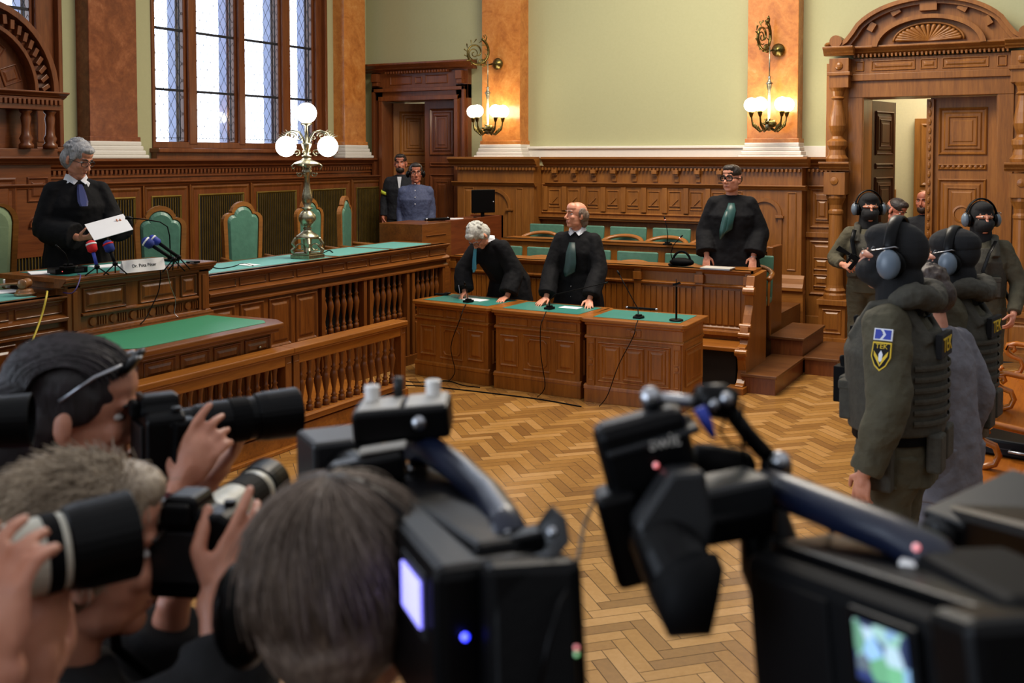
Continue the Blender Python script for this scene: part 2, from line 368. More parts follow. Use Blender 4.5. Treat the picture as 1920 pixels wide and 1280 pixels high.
# corridor rooms behind the two doors
cr = MB(); cr.box(-3.6, 1.0, 15.2, 15.3, 0, 4.2); cr.box(-3.7, -3.6, Y1, 15.3, 0, 4.2); cr.box(1.0, 1.1, Y1, 15.3, 0, 4.2)
struct(cr.build('wall_corridor', M['cream']))
cw = MB(); cw.box(-1.98, -.9, 15.08, 15.2, 0, 2.72); cw.box(-3.0, -2.22, 15.12, 15.2, 0, 1.75)
for a, b in ((0.1, 1.75), (1.8, 2.65)): cw.panel(-1.9, -1.0, a, b, 15.08, .05, .02)
struct(cw.build('trim_1', M['oak'], bevel=.005))
c2 = MB(); c2.box(-10.2, -6.6, 15.6, 15.7, 0, 4.2); c2.box(-10.3, -10.2, Y1, 15.7, 0, 4.2); c2.box(-6.7, -6.6, Y1, 15.7, 0, 4.2)
struct(c2.build('wall_antechamber', M['cream']))
# white dado band
wb = MB(); wb.box(-6.7, -3.3, YF - .06, YF + .02, 2.18, 2.33); wb.mould(-6.7, -3.3, [(YF - .06, 2.30), (YF - .085, 2.31), (YF - .085, 2.335), (YF, 2.345), (YF, 2.3)]); wb.box(-2.95, -2.5, YF - .06, YF + .02, 2.18, 2.33)
struct(wb.build('trim_2', M['white'], bevel=.004))
# marble pilasters with white plinths
def pilaster(n, loc, rz, wd, d, mt, z1=6.3):
    r = sroot('trim_%d' % n, loc, rz)
    a = MB(); a.box(-wd / 2, wd / 2, -d, .02, 2.36, z1); a.box(-wd / 2 - .02, wd / 2 + .02, -d - .02, .02, 2.36, 2.42); a.build('shaft', mt, r, bevel=.006)
    b = MB(); b.box(-wd / 2 - .09, wd / 2 + .09, -d - .08, .02, 2.18, 2.22); b.box(-wd / 2 - .06, wd / 2 + .06, -d - .06, .02, 2.22, 2.27); b.box(-wd / 2 - .04, wd / 2 + .04, -d - .045, .02, 2.27, 2.32); b.box(-wd / 2 - .025, wd / 2 + .025, -d - .03, .02, 2.32, 2.37); b.build('plinth', M['white'], r, bevel=.012)
pilaster(3, (-6.99, YF, 0), 0, .60, .24, M['marble']); pilaster(4, (-3.255, YF, 0), 0, .61, .24, M['marble'])
pilaster(5, (XL, 7.90, 0), 90, .64, .2, M['marbler']); pilaster(6, (XL, 12.2, 0), 90, .50, .2, M['marble'])
# ---------------- windows
def window(n, ya, yb, lights):
    r = sroot('window_%d' % n, (XL, ya, WZ0), 90)   # local x -> +y, local -y -> room
    Wd = yb - ya; Ht = WZ1 - WZ0
    f = MB(); fy0, fy1 = .1, .2
    f.box(0, Wd, fy0 - .04, fy1, 0, .08); f.box(0, Wd, fy0, fy1, Ht - .08, Ht)
    e = [0] + [q for l in lights for q in (l[0] - ya, l[1] - ya)] + [Wd]
    for i in range(0, len(e), 2):
        f.box(e[i], e[i + 1], fy0, fy1, .08, Ht - .08)
        if e[i + 1] - e[i] > .1: f.box(e[i] + .035, e[i + 1] - .035, fy0 - .05, fy0, .05, Ht - .05)
    f.box(-.0, .05, -.02, .12, 0, Ht); f.box(Wd - .05, Wd, -.02, .12, 0, Ht); f.box(-.04, Wd + .04, -.16, .1, -.05, .0); f.box(-.02, Wd + .02, -.10, .0, -.14, -.04)
    f.build('window_frame', M['walnut'], r, bevel=.01)
    o = MB()
    for i in range(0, len(e), 2): o.box(e[i] - .0, e[i + 1] + .02, fy1 + .04, fy1 + .17, -.02, Ht)
    o.build('outer_frame', M['blueshade'], r)
    for a, b in lights:
        x0, x1 = a - ya, b - ya; g = MB(); g.box(x0, x1, .135, .138, .08, Ht - .08); gp = g.build('pane', M['glass'], r)
        k = MB()
        for zz in (3.0 - WZ0, 3.72 - WZ0, 4.44 - WZ0, 5.16 - WZ0): k.box(x0, x1, .118, .150, zz - .014, zz + .014)
        for s_ in (1, -1):       # diamond leading clipped to the light
            stp = .115; sl = 1.75
            c0 = -Ht * 1
            q = -int((Ht) / (sl * stp)) - 2
            while q * stp < (x1 - x0) + Ht / sl + stp:
                pts = []
                xx = q * stp
                # line x = xx + z/sl (s_=1) or mirrored
                za, zb = max(.1, -xx * sl), min(Ht - .1, (x1 - x0 - xx) * sl)
                if zb > za + .01:
                    xa, xb = xx + za / sl, xx + zb / sl
                    if s_ < 0: xa, xb = x1 - x0 - xa, x1 - x0 - xb
                    k.bar((x0 + xa, .13, za), (x0 + xb, .13, zb), .004, .003, (0, 1, 0))
                q += 1
        k.box(x0 + .03, x0 + .036, .125, .14, .1, Ht - .1); k.box(x1 - .045, x1 - .035, .125, .14, .1, Ht - .1); k.box(x0, x1, .125, .14, .125, .131)
        k.build('leading', M['lead'], gp)
    h = MB()
    for l in lights[1:3]: h.bar((l[0] - ya - .05, fy0 - .07, .55), (l[0] - ya - .05, fy0 - .07, .68), .018, .02)
    h.build('window_handle', M['bronze'], r, bevel=.003)
window(1, 8.6, 11.8, [(8.72, 9.2), (9.4, 10.06), (10.24, 10.9), (11.12, 11.60)])
window(2, 4.2, 7.4, [(4.35, 4.85), (5.05, 5.7), (5.9, 6.35), (6.55, 7.1)])
# ---------------- left wainscot (rot 90: local x = world y)
lwn = sroot('baseboard_left', (XL, 0, 0), 90)
a = MB(); a.box(-1, 13.0, -.16, 0, 0, 2.1); a.box(4.0, 12.72, -.30, -.16, 0, 1.9); a.build('backing', M['walnut'], lwn, bevel=.004)
a = MB(); a.mould(-1, 12.74, [(y - .16, z) for y, z in CORN(.12, 2.18, .12)]); a.mould(4, 12.72, [(y - .30, z) for y, z in CORN(.06, 1.93, .07)]); a.mould(-1, 12.74, [(-.16, 1.97), (-.18, 1.97), (-.18, 1.99), (-.16, 2.0)]); a.build('cornice', M['walnuth'], lwn, bevel=.003)
a = MB(); y = 4.0
while y < 12.7: a.box(y, y + .032, -.195, -.155, 2.015, 2.055); y += .06
a.build('dentil_row', M['walnut'], lwn)
b = MB(); gr = [(4.2, 4.8), (5.2, 5.8), (6.2, 6.9), (7.55, 8.05), (8.33, 8.72), (9.04, 9.75), (10.03, 10.74), (11.1, 11.8), (12.1, 12.62)]
cuts = [4.05, 5.0, 6.0, 7.2, 8.18, 8.87, 9.89, 10.92, 11.95, 12.7]
for i in range(len(cuts) - 1): b.panel(cuts[i] + .03, cuts[i + 1] - .03, .4, 1.86, -.30, .05, .015, False)
for c in cuts[1:-1]: b.box(c - .012, c + .012, -.325, -.29, .35, 1.88)
b.build('panelling', M['bench'], lwn, bevel=.003)
for a0, a1 in gr:
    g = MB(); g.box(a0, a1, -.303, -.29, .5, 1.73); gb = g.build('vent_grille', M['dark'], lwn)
    g = MB(); x = a0 + .02
    while x < a1 - .01: g.box(x, x + .008, -.318, -.3, .5, 1.73); x += .036
    g.build('grille_bar', M['gilt'], gb)
    g = MB(); g.panel(a0 - .03, a1 + .03, .47, 1.76, -.302, .032, .014, False); g.build('grille_frame', M['gilt'], gb)
# ---------------- far wainscot
fwn = sroot('baseboard_far', (0, YF, 0), 0)
a = MB()
a.box(-7.62, -6.42, -.36, 0, 0, 2.08); a.box(-6.42, -3.75, -.12, 0, 0, 2.08); a.box(-3.75, -2.86, -.36, 0, 0, 2.08); a.box(-2.86, -2.5, -.12, 0, 0, 2.08)
a.build('backing', M['oak'], fwn, bevel=.005)
a = MB()
for x0, x1, d in ((-7.72, -6.36, .36), (-6.38, -3.78, .12), (-3.82, -2.78, .36), (-2.86, -2.48, .12)):
    a.mould(x0, x1, [(yy - d, z) for yy, z in CORN(.12, 2.2, .13)]); a.mould(x0 + .03, x1 - .03, [(yy - d, z) for yy, z in CORN(.05, 1.86, .06)])
a.mould(-6.42, -3.78, [(yy - .12, z) for yy, z in CORN(.1, 1.40, .05)]); a.box(-6.42, -3.78, -.2, -.1, 1.36, 1.39)
a.mould(-3.8, -2.82, [(-.36, .62), (-.46, .62), (-.46, .66), (-.42, .7), (-.40, .76), (-.36, .8)]); a.box(-3.8, -2.82, -.43, -.3, 0, .62)
a.build('cornice', M['oakh'], fwn, bevel=.003)
a = MB()
for x0, x1, d in ((-7.62, -6.42, .38), (-6.4, -3.8, .14), (-3.75, -2.86, .38), (-2.84, -2.5, .14)):
    x = x0
    while x < x1: a.box(x, x + .026, -d - .03, -d + .02, 2.02, 2.055); x += .05
for i in range(9):
    x = -6.2 + i * .285; a.box(x - .035, x + .035, -.2, -.1, 1.98, 2.03); a.box(x - .028, x + .028, -.175, -.1, 1.95, 1.98); a.box(x - .03, x + .03, -.14, -.1, 1.88, 1.95)
a.build('dentil_row', M['oak'], fwn, bevel=.003)
a = MB()
for i in range(9):
    x = -6.38 + i * .285
    a.panel(x + .07, x + .235, 1.52, 1.76, -.12, .02, .012, False); a.bar((x + .10, -.128, 1.56), (x + .2, -.128, 1.66), .01, .01); a.box(x + .075, x + .23, -.135, -.11, 1.565, 1.575)
for i in range(9): a.box(-6.38 + i * .285 - .012, -6.38 + i * .285 + .055, -.145, -.1, 1.48, 1.8)
a.panel(-6.42, -3.8, 1.44, 1.84, -.12, .03, .02, False)
for x0, x1 in ((-7.02 - .3, -7.02 + .3), (-3.3 - .24, -3.3 + .24)):   # arched niches
    c = (x0 + x1) / 2; r = (x1 - x0) / 2 - .03; zs = 1.5
    po = [(c + r, .9)] + arc(c, zs, r, 0, 180, 14) + [(c - r, .9)]; pi = [(c + r - .045, .9)] + arc(c, zs, r - .045, 0, 180, 14) + [(c - r + .045, .9)]
    rs = [[(p[0], -.355, p[1]) for p in po], [(p[0], -.385, p[1]) for p in po], [(p[0], -.385, p[1]) for p in pi], [(p[0], -.355, p[1]) for p in pi]]
    for j in range(3):
        n = len(po); a.add(rs[j] + rs[j + 1], [(i, i + 1, n + i + 1, n + i) for i in range(n - 1)])
    a.box(c + r - .08, c + r + .02, -.4, -.35, 1.47, 1.5); a.box(c - r - .02, c - r + .08, -.4, -.35, 1.47, 1.5)
    a.panel(x0 - .2, x0 - .03, .85, 1.78, -.36, .02, .012); a.panel(x1 + .03, x1 + .14, .85, 1.78, -.36, .02, .012)
a.panel(-2.82, -2.53, 1.35, 1.82, -.12, .035, .02); a.panel(-2.75, -2.6, 1.45, 1.7, -.135, .02, .014)
a.panel(-2.82, -2.53, .55, 1.2, -.12, .035, .02); a.panel(-2.77, -2.58, .65, .8, -.135, .02, .014); a.panel(-2.77, -2.58, .85, 1.0, -.135, .02, .014)
a.box(-2.86, -2.5, -.15, -.1, 1.24, 1.3); a.box(-2.86, -2.5, -.18, -.1, 0, .3)
a.build('panelling', M['oak'], fwn, bevel=.003)
# ---------------- left door (casing, two leaves, head)
dr = sroot('door_1', (-8.435, YF, 0), 0)
a = MB(); hw = .635
for s_ in (-1, 1):
    x0, x1 = sorted((s_ * hw, s_ * (hw + .20))); a.box(x0, x1, -.1, .05, 0, 3.23)
    x0, x1 = sorted((s_ * (hw - .012), s_ * (hw + .05))); a.box(x0, x1, -.14, .46, 0, 3.08)
    x0, x1 = sorted((s_ * (hw + .12), s_ * (hw + .17))); a.box(x0, x1, -.15, -.05, 0, 3.2)
    x0, x1 = sorted((s_ * (hw + .04), s_ * (hw + .15))); a.box(x0, x1, -.19, -.05, 3.3, 3.42); a.box(x0 + .01, x1 - .01, -.17, -.05, 3.24, 3.3)
a.box(-hw - .2, hw + .2, -.1, .05, 3.03, 3.45); a.box(-hw - .17, hw + .17, -.15, -.05, 3.15, 3.2); a.box(-hw - .05, hw + .05, -.147, .46, 3.018, 3.082)
a.panel(-.5, -.12, 3.25, 3.38, -.1, .02, .012, False); a.panel(.12, .5, 3.25, 3.38, -.1, .02, .012, False); a.panel(-.06, .06, 3.26, 3.36, -.1, .02, .012)
a.mould(-hw - .32, hw + .32, [(yy - .1, z) for yy, z in CORN(.16, 3.56, .12)])
x = -.55
while x < .55: a.box(x, x + .024, -.17, -.1, 3.41, 3.445); x += .048
a.build('casing', M['walnut'], dr, bevel=.006)
def leaf(parent, x0, x1, y, h, mtl, m=None, name='door_leaf', both=False):
    q = MB(m); q.box(x0, x1, y, y + .06, .01, h)
    w0, w1 = x0 + .09, x1 - .09
    for side, yy in ((1, y),):
        for z0, z1 in ((.15, .75), (.85, 1.0), (1.1, 1.95), (2.05, 2.12), (2.22, h - .12)):
            q.panel(w0, w1, z0, z1, yy, .035, .022)
            if z1 - z0 > .4: q.panel(w0 + .1, w1 - .1, z0 + .1, z1 - .1, yy - .012, .025, .016)
    lo = q.build(name, mtl, parent, bevel=.004)
    return lo
l1 = leaf(dr, .0, .6, .06, 3.02, M['walnut']); k = MB(); k.sph((.06, .02, 1.35), .02, 10); k.tube([(.06, .06, 1.35), (.06, .0, 1.35), (.14, -.01, 1.35)], .008); k.build('door_handle', M['bronze'], l1)
leaf(dr, 0, .62, 0, 3.0, M['oak'], Matrix.Translation((-.6, .12, 0)) @ Matrix.Rotation(R(38), 4, 'Z'))
leaf(dr, 0, .62, 0, 3.0, M['walnut'], Matrix.Translation((-.61, .12, 0)) @ Matrix.Rotation(R(82), 4, 'Z'))
# ---------------- right portal
pr = sroot('door_2', (-1.515, YF, 0), 0); hw = .715
a = MB()
for s_ in (-1, 1):
    x0, x1 = sorted((s_ * hw, s_ * (hw + .16))); a.box(x0 if s_ > 0 else x0, x1, -.12, .44, 0, 3.1); a.box(s_ * hw - .012, s_ * hw + .012, -.11, .46, 0, 2.95)
    x0, x1 = sorted((s_ * (hw + .13), s_ * (hw + .42))); a.box(x0, x1, -.1, .05, 0, 3.3)
a.box(-hw - .16, hw + .16, -.127, .44, 2.888, 3.2)
a.box(-hw - .3, hw + .3, -.16, .05, 3.08, 3.16); a.box(-hw - .3, hw + .3, -.14, .05, 3.16, 3.34)
for x0, x1 in ((-.62, -.14), (.14, .62)): a.panel(x0, x1, 3.19, 3.31, -.14, .02, .015)
a.panel(-.09, .09, 3.19, 3.31, -.14, .02, .015); a.panel(-.8, -.7, 3.19, 3.31, -.14, .02, .015); a.panel(.7, .8, 3.19, 3.31, -.14, .02, .015)
a.mould(-hw - .1, hw + .1, [(yy - .14, z) for yy, z in CORN(.13, 3.47, .1)])
x = -hw - .1
while x < hw + .1: a.box(x, x + .024, -.2, -.14, 3.345, 3.385); x += .046
for s_ in (-1, 1):   # stepped blocks above the columns
    c = s_ * (hw + .24); a.box(c - .11, c + .11, -.3, 0, 3.0, 3.34); a.box(c - .13, c + .13, -.33, 0, 3.14, 3.18)
    a.mould(c - .17, c + .17, [(yy - .3, z) for yy, z in CORN(.1, 3.47, .1)]); a.sph((c, -.3, 3.25), (.05, .03, .05), 10)
a.build('casing', M['oak'], pr, bevel=.005)
a = MB()   # segmental ogee pediment
po = []
for t in range(33):
    u = -1 + 2 * t / 32.0; x = u * 1.02; au = abs(u)
    z = .52 * math.sqrt(max(0, 1 - (au / .86) ** 2)) if au < .78 else None
    if z is None:
        e = (au - .78) / .22; z = .52 * math.sqrt(1 - (.78 / .86) ** 2) * (1 - e) ** 2.2 * .9 + .02
    po.append((x, 3.47 + z))
def band(inset, y0, y1):
    n = len(po); pin = []
    for i, p in enumerate(po):
        q0, q1 = V(po[max(0, i - 1)]), V(po[min(n - 1, i + 1)]); t = (q1 - q0).normalized(); nrm = V((t.y, -t.x)); pin.append((p[0] + nrm.x * inset, max(3.465, p[1] + nrm.y * inset)))
    return pin
def arcband(pa, pb, y0, y1):
    n = len(pa); vs = [(p[0], y0, p[1]) for p in pa] + [(p[0], y0, p[1]) for p in pb] + [(p[0], y1, p[1]) for p in pa] + [(p[0], y1, p[1]) for p in pb]; fs = []
    for i in range(n - 1): fs += [(i, i + 1, n + i + 1, n + i), (2 * n + i, 3 * n + i, 3 * n + i + 1, 2 * n + i + 1), (i, 2 * n + i, 2 * n + i + 1, i + 1), (n + i, n + i + 1, 3 * n + i + 1, 3 * n + i)]
    a.add(vs, fs)
arcband(po, band(.045, 0, 0), -.34, 0); arcband(band(.04, 0, 0), band(.085, 0, 0), -.28, 0)
ar = [(x, z) for x, z in arc(0, 3.43, .60, 4, 176, 20, .36)]; arcband(ar, [(x * .9, 3.43 + (z - 3.43) * .87) for x, z in ar], -.30, 0)
a.prism([(x, z - .01) for x, z in po[3:-3]] + [(po[-4][0], 3.46), (po[3][0], 3.46)], -.2, 0, 'y')
for i, t in enumerate((30, 60, 90, 120, 150)): ct = math.cos(R(t)); s2 = math.sin(R(t)); a.box(-.05, .05, -.26, -.15, -.035, .035, Matrix.Translation((ct * .70, 0, 3.47 + s2 * .43)) @ Matrix.Rotation(-R(t - 90), 4, 'Y'))
a.box(-.09, .09, -.29, -.1, 3.83, 3.93)
for s_ in (-1, 1): a.lathe([(.001, -.36), (.07, -.36), (.075, -.2), (.07, 0), (.001, 0)], (s_ * .985, 0, 3.53), 14, 'y'); a.sph((s_ * 1.07, -.2, 3.50), (.07, .14, .04), 12)
a.build('pediment', M['oak'], pr, bevel=.004)
sh = MB()   # scallop shell
for i in range(17):
    t = R(8 + 164 * i / 16); sh.cap((0, -.22, 3.50), (math.cos(t) * .33, -.24, 3.50 + math.sin(t) * .16), .006, .024, 8)
sh.tube([(math.cos(R(t)) * .37, -.23, 3.50 + math.sin(R(t)) * .2) for t in range(0, 181, 10)], .014, 6)
sh.build('shell_carving', M['oak'], pr, smooth=True)
colp = [(.001, 0), (.13, 0), (.13, .05), (.11, .07), (.12, .1), (.1, .13), (.095, .16), (.085, .5), (.075, .98), (.085, 1.0), (.085, 1.03), (.07, 1.05), (.075, 1.1), (.10, 1.16), (.11, 1.18), (.11, 1.22), (.001, 1.22)]
for s_ in (-1, 1):
    c = s_ * (hw + .26); q = MB()
    q.box(c - .15, c + .15, -.42, -.02, 0, .52); q.box(c - .17, c + .17, -.45, -.02, 0, .1); q.box(c - .17, c + .17, -.45, -.02, .48, .54)
    q.panel(c - .11, c + .11, .15, .43, -.42, .02, .015)
    q.lathe([(r, z + .54) for r, z in colp], (c, -.26, 0), 20)
    q.box(c - .12, c + .12, -.38, -.02, 1.76, 2.02); q.lathe([(.001, -.4), (.045, -.39), (.05, -.36), (.04, -.3)], (c, 0, 1.92), 12, 'y')
    q.mould(c - .17, c + .17, [(yy - .36, z) for yy, z in CORN(.08, 2.14, .1)])
    q.lathe([(.001, 2.14), (.12, 2.14), (.13, 2.18), (.10, 2.22), (.09, 2.28), (.115, 2.33), (.115, 2.38), (.07, 2.41), (.06, 2.44), (.085, 2.5), (.1, 2.56), (.085, 2.68), (.06, 2.8), (.055, 2.86), (.08, 2.88), (.06, 2.9), (.075, 2.96), (.1, 3.0), (.001, 3.0)], (c, -.24, 0), 20)
    q.build('column', M['oak'], pr, smooth=False, bevel=.003)
l1 = leaf(pr, -.0, .69, .1, 2.88, M['oak']); q = MB(); q.box(-.035, .04, .04, .12, .02, 2.86)
for i in range(28): q.sph((0, .035, .1 + i * .1), (.018, .012, .04), 8)
q.build('meeting_stile', M['oak'], l1)
q = MB()
for i in range(8): q.sph((.14 + i * .058, .09, 2.085), (.022, .015, .03), 8)
q.lathe([(.09, .088), (.1, .07), (.08, .065), (.07, .085), (.001, .085)], (.35, 0, 1.55), 20, 'y')
q.build('carving', M['oak'], l1)
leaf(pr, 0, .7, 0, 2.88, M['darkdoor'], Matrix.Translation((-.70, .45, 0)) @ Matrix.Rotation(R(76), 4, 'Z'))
th = MB(); th.box(-2.23, -.8, YF, YF + .45, -.002, .02); struct(th.build('trim_7', M['step']))
# ---------------- dais floors
ds = MB(); ds.box(XL + .1, -6.30, 2.4, 12.3, 0, .46); struct(ds.build('floor_judges_dais', M['step']))
ds = MB(); ds.box(-6.15, -5.22, 2.5, 7.55, 0, .17); ds.box(-5.25, -5.19, 2.5, 7.6, .0, .15); ds.box(-5.23, -5.15, 2.5, 7.62, .0, .03); struct(ds.build('floor_clerk_dais', M['deskh'], bevel=.006))
ds = MB(); ds.box(-6.15, -2.85, 10.0, 12.6, 0, .3); ds.box(-6.15, -2.85, 11.0, 12.6, .3, .48); struct(ds.build('floor_jury_dais', M['step']))
ds = MB(); ds.box(-4.5, 3.0, -1.4, 2.6, 0, .17); struct(ds.build('floor_press_dais', M['step']))
# ================================================================ court furniture
XB = -6.2
def inlay(r, x0, x1, y0, y1, z, mt=None):
    q = MB(); q.box(x0, x1, y0, y1, z, z + .004); return q.build('leather_inlay', mt or M['felt'], r)
BAL = [(.001, 0), (.022, 0), (.022, .05), (.013, .06), (.02, .075), (.013, .09), (.011, .13), (.02, .2), (.026, .26), (.02, .3), (.012, .33), (.019, .345), (.012, .36), (.014, .42), (.02, .47), (.022, .48), (.001, .48)]
def baluster(r, x, y, z, h, mt, mesh={}):
    key = (round(h, 3), mt.name)
    if key not in mesh:
        q = MB(); q.lathe([(a * 1.28, b * h / .48) for a, b in BAL], (0, 0, 0), 10); o = q.build('baluster', mt, r, smooth=True); o.location = (x, y, z); mesh[key] = o.data; return
    o = bpy.data.objects.new('baluster', mesh[key]); COL.objects.link(o); o.parent = r; o.location = (x, y, z)
# --- judges' bench wings
def wing(label, ya, yb, bays, solid, inl):
    r = thing('judges_bench', label, 'bench', (XB, ya, 0), 90); L = yb - ya
    a = MB(); a.box(0, L, -.02, .7, 1.2, 1.235); a.mould(0, L, [(y - .0, z) for y, z in CORN(.05, 1.235, .05)]); top = a.build('top', M['benchh'], r, bevel=.004)
    for x0, x1 in inl: inlay(top, x0, x1, .1, .62, 1.234, M['felt_sheen'])
    a = MB(); a.box(0, L, 0, .06, 1.0, 1.2); a.mould(0, L, [(0, 1.06), (-.045, 1.06), (-.055, 1.085), (-.03, 1.1), (0, 1.11)]); a.mould(0, L, [(0, .98), (-.03, .98), (-.03, 1.0), (0, 1.02)])
    n = int(L / .36)
    for i in range(n): a.panel(L * i / n + .02, L * (i + 1) / n - .02, 1.115, 1.185, 0, .015, .012, False)
    a.build('frieze', M['benchh'], r, bevel=.003)
    a = MB()
    for s0, s1 in solid:
        a.box(s0, s1, 0, .06, .02, 1.0); k = max(1, round((s1 - s0) / .36)); w_ = (s1 - s0) / k
        for i in range(k): a.panel(s0 + w_ * i + .03, s0 + w_ * (i + 1) - .03, .52, .96, 0, .03, .018)
    for b0, b1 in bays:
        a.box(b0 - .05, b0, -.02, .1, .0, 1.0); a.box(b1, b1 + .05, -.02, .1, 0, 1.0); a.box(b0, b1, .0, .08, .0, .5); a.box(b0, b1, -.01, .09, .48, .51); a.panel(b0 + .03, b1 - .03, .1, .44, 0, .03, .015)
    a.box(0, L, -.03, .02, 0, .1)
    a.build('front_panel', M['bench'], r, bevel=.004)
    a = MB(); a.box(0, L, .2, .22, .47, 1.2); a.box(0, .03, .2, .7, .47, 1.2); a.box(L - .03, L, .2, .7, .47, 1.2); a.build('carcass', M['dark'], r)  # shade behind the spindles painted as a near-black carcass
    for b0, b1 in bays:
        k = int((b1 - b0) / .088)
        for i in range(k): baluster(r, b0 + (b1 - b0) * (i + .5) / k, .04, .51, .49, M['bench'])
    return r
wing('long green-topped wooden bench right of the reading judge, with turned spindles below', 6.18, 9.84, [(1.5, 2.1), (2.25, 2.85), (3.0, 3.55)], [(0, 1.42)], [(.08, 1.75), (1.85, 2.7), (2.78, 3.5)])
wing('lower green-topped wooden bench with gavel at the left edge', 2.4, 4.84, [], [(0, 2.44)], [(.1, 2.3)])
# --- presiding judge's desk
r = thing('presiding_desk', 'raised carved wooden desk where the reading judge stands', 'desk', (XB + .03, 4.85, 0), 90); L = 1.3
a = MB(); a.box(-.06, L + .06, -.06, .66, 1.325, 1.36); a.mould(-.066, L + .066, [(y, z) for y, z in CORN(.066, 1.358, .07)]); a.box(-.04, L + .04, -.02, .62, 1.28, 1.33); tp = a.build('top', M['benchh'], r, bevel=.006); inlay(tp, .05, L - .05, .05, .58, 1.359)
a = MB(); a.box(0, L, 0, .6, .17, 1.3); a.box(-.02, .09, -.02, .1, .9, 1.3); a.box(L - .09, L + .02, -.02, .1, .9, 1.3); a.box(.02, .06, -.03, 0, .98, 1.26); a.box(L - .06, L - .02, -.03, 0, .98, 1.26)
for x0, x1 in ((.12, .5), (.62, .98), (1.03, 1.2)): a.panel(x0, x1, 1.1, 1.27, 0, .02, .018)
a.mould(.1, L - .1, [(0, 1.07), (-.03, 1.075), (-.03, 1.09), (0, 1.1)]); a.mould(-.03, L + .03, [(yy, z) for yy, z in BASE(.06, .93, .05)])
a.build('body', M['bench'], r, bevel=.004)
a = MB()
for i in range(6):
    c = .2 + i * .18; a.lathe([(.001, -.016), (.03, -.014), (.034, 0)], (c, 0, 1.025), 14, 'y')
    for k in range(4): a.box(c + .048 + k * .022, c + .058 + k * .022, -.012, .0, .995, 1.055)
a.build('carved_frieze', M['bench'], r)
# --- clerk's table
r = thing('clerk_table', 'table with bright green top just below the judge, behind the railing', 'table', (-5.30, 4.62, .17), 90); L = 1.46
def cham(o, c): return [(-o, c), (c - o, -o), (L - c + o, -o), (L + o, c), (L + o, .78 + o * .2), (-o, .78 + o * .2)]
a = MB(); a.prism(cham(.05, .1), .74, .78, 'z'); a.prism(cham(.025, .1), .71, .745, 'z'); tp = a.build('top', M['benchh'], r, bevel=.008)
M['felt2'] = plain('bright green inlay', '#36845f', .45, bumpsc=60, bst=.08, var=.05)
a = MB(); a.prism([(.06, .14), (.13, .06), (L - .13, .06), (L - .06, .14), (L - .06, .72), (.06, .72)], .779, .783, 'z'); a.build('leather_inlay', M['felt2'], tp)
a = MB(); a.prism(cham(-.02, .1), .0, .73, 'z')
for i in range(4): a.panel(.13 + i * .31, .13 + i * .31 + .27, .56, .69, .02, .02, .014)
for i in range(4): a.panel(.13 + i * .31, .13 + i * .31 + .27, .08, .5, .02, .02, .014)
a.build('body', M['bench'], r, bevel=.004); k = MB(); k.sph((1.2, 0, .62), .012, 10); k.build('keyhole_knob', M['brass'], r)
# --- balustrade in front
def balustrade(label, ya, yb, n):
    r = thing('balustrade', label, 'railing', (-5.20, ya, .17), 90, ); L = yb - ya
    a = MB(); a.box(-.01, L + .01, -.07, .09, .56, .60); a.box(0, L, -.045, .06, .47, .565); a.mould(-.01, L + .01, [(-.03, .54), (-.06, .545), (-.065, .56), (-.03, .57)]); a.build('handrail', M['deskh'], r, bevel=.007)
    a = MB(); a.box(0, L, -.035, .045, .0, .07); a.mould(0, L, [(-.03, .04), (-.05, .045), (-.03, .07)]); a.build('bottom_rail', M['deskh'], r, bevel=.005)
    for x in (0, L - .07): a = MB(); a.box(x, x + .07, -.05, .06, 0, .56); a.panel(x + .01, x + .06, .49, .55, -.045, .008, .01, False); a.build('post', M['bench'], r, bevel=.005)
    for i in range(n): baluster(r, .09 + (L - .18) * (i + .5) / n, .0, .07, .40, M['bench'])
balustrade('wooden railing section nearest the wireless receiver box, turned spindles lit from behind', 6.02, 7.5, 13)
balustrade('middle section of the low spindled railing, behind the black telephoto lens', 4.52, 6.0, 14)
balustrade('left section of the low wooden railing, behind the long-haired photographer', 2.9, 4.5, 14)
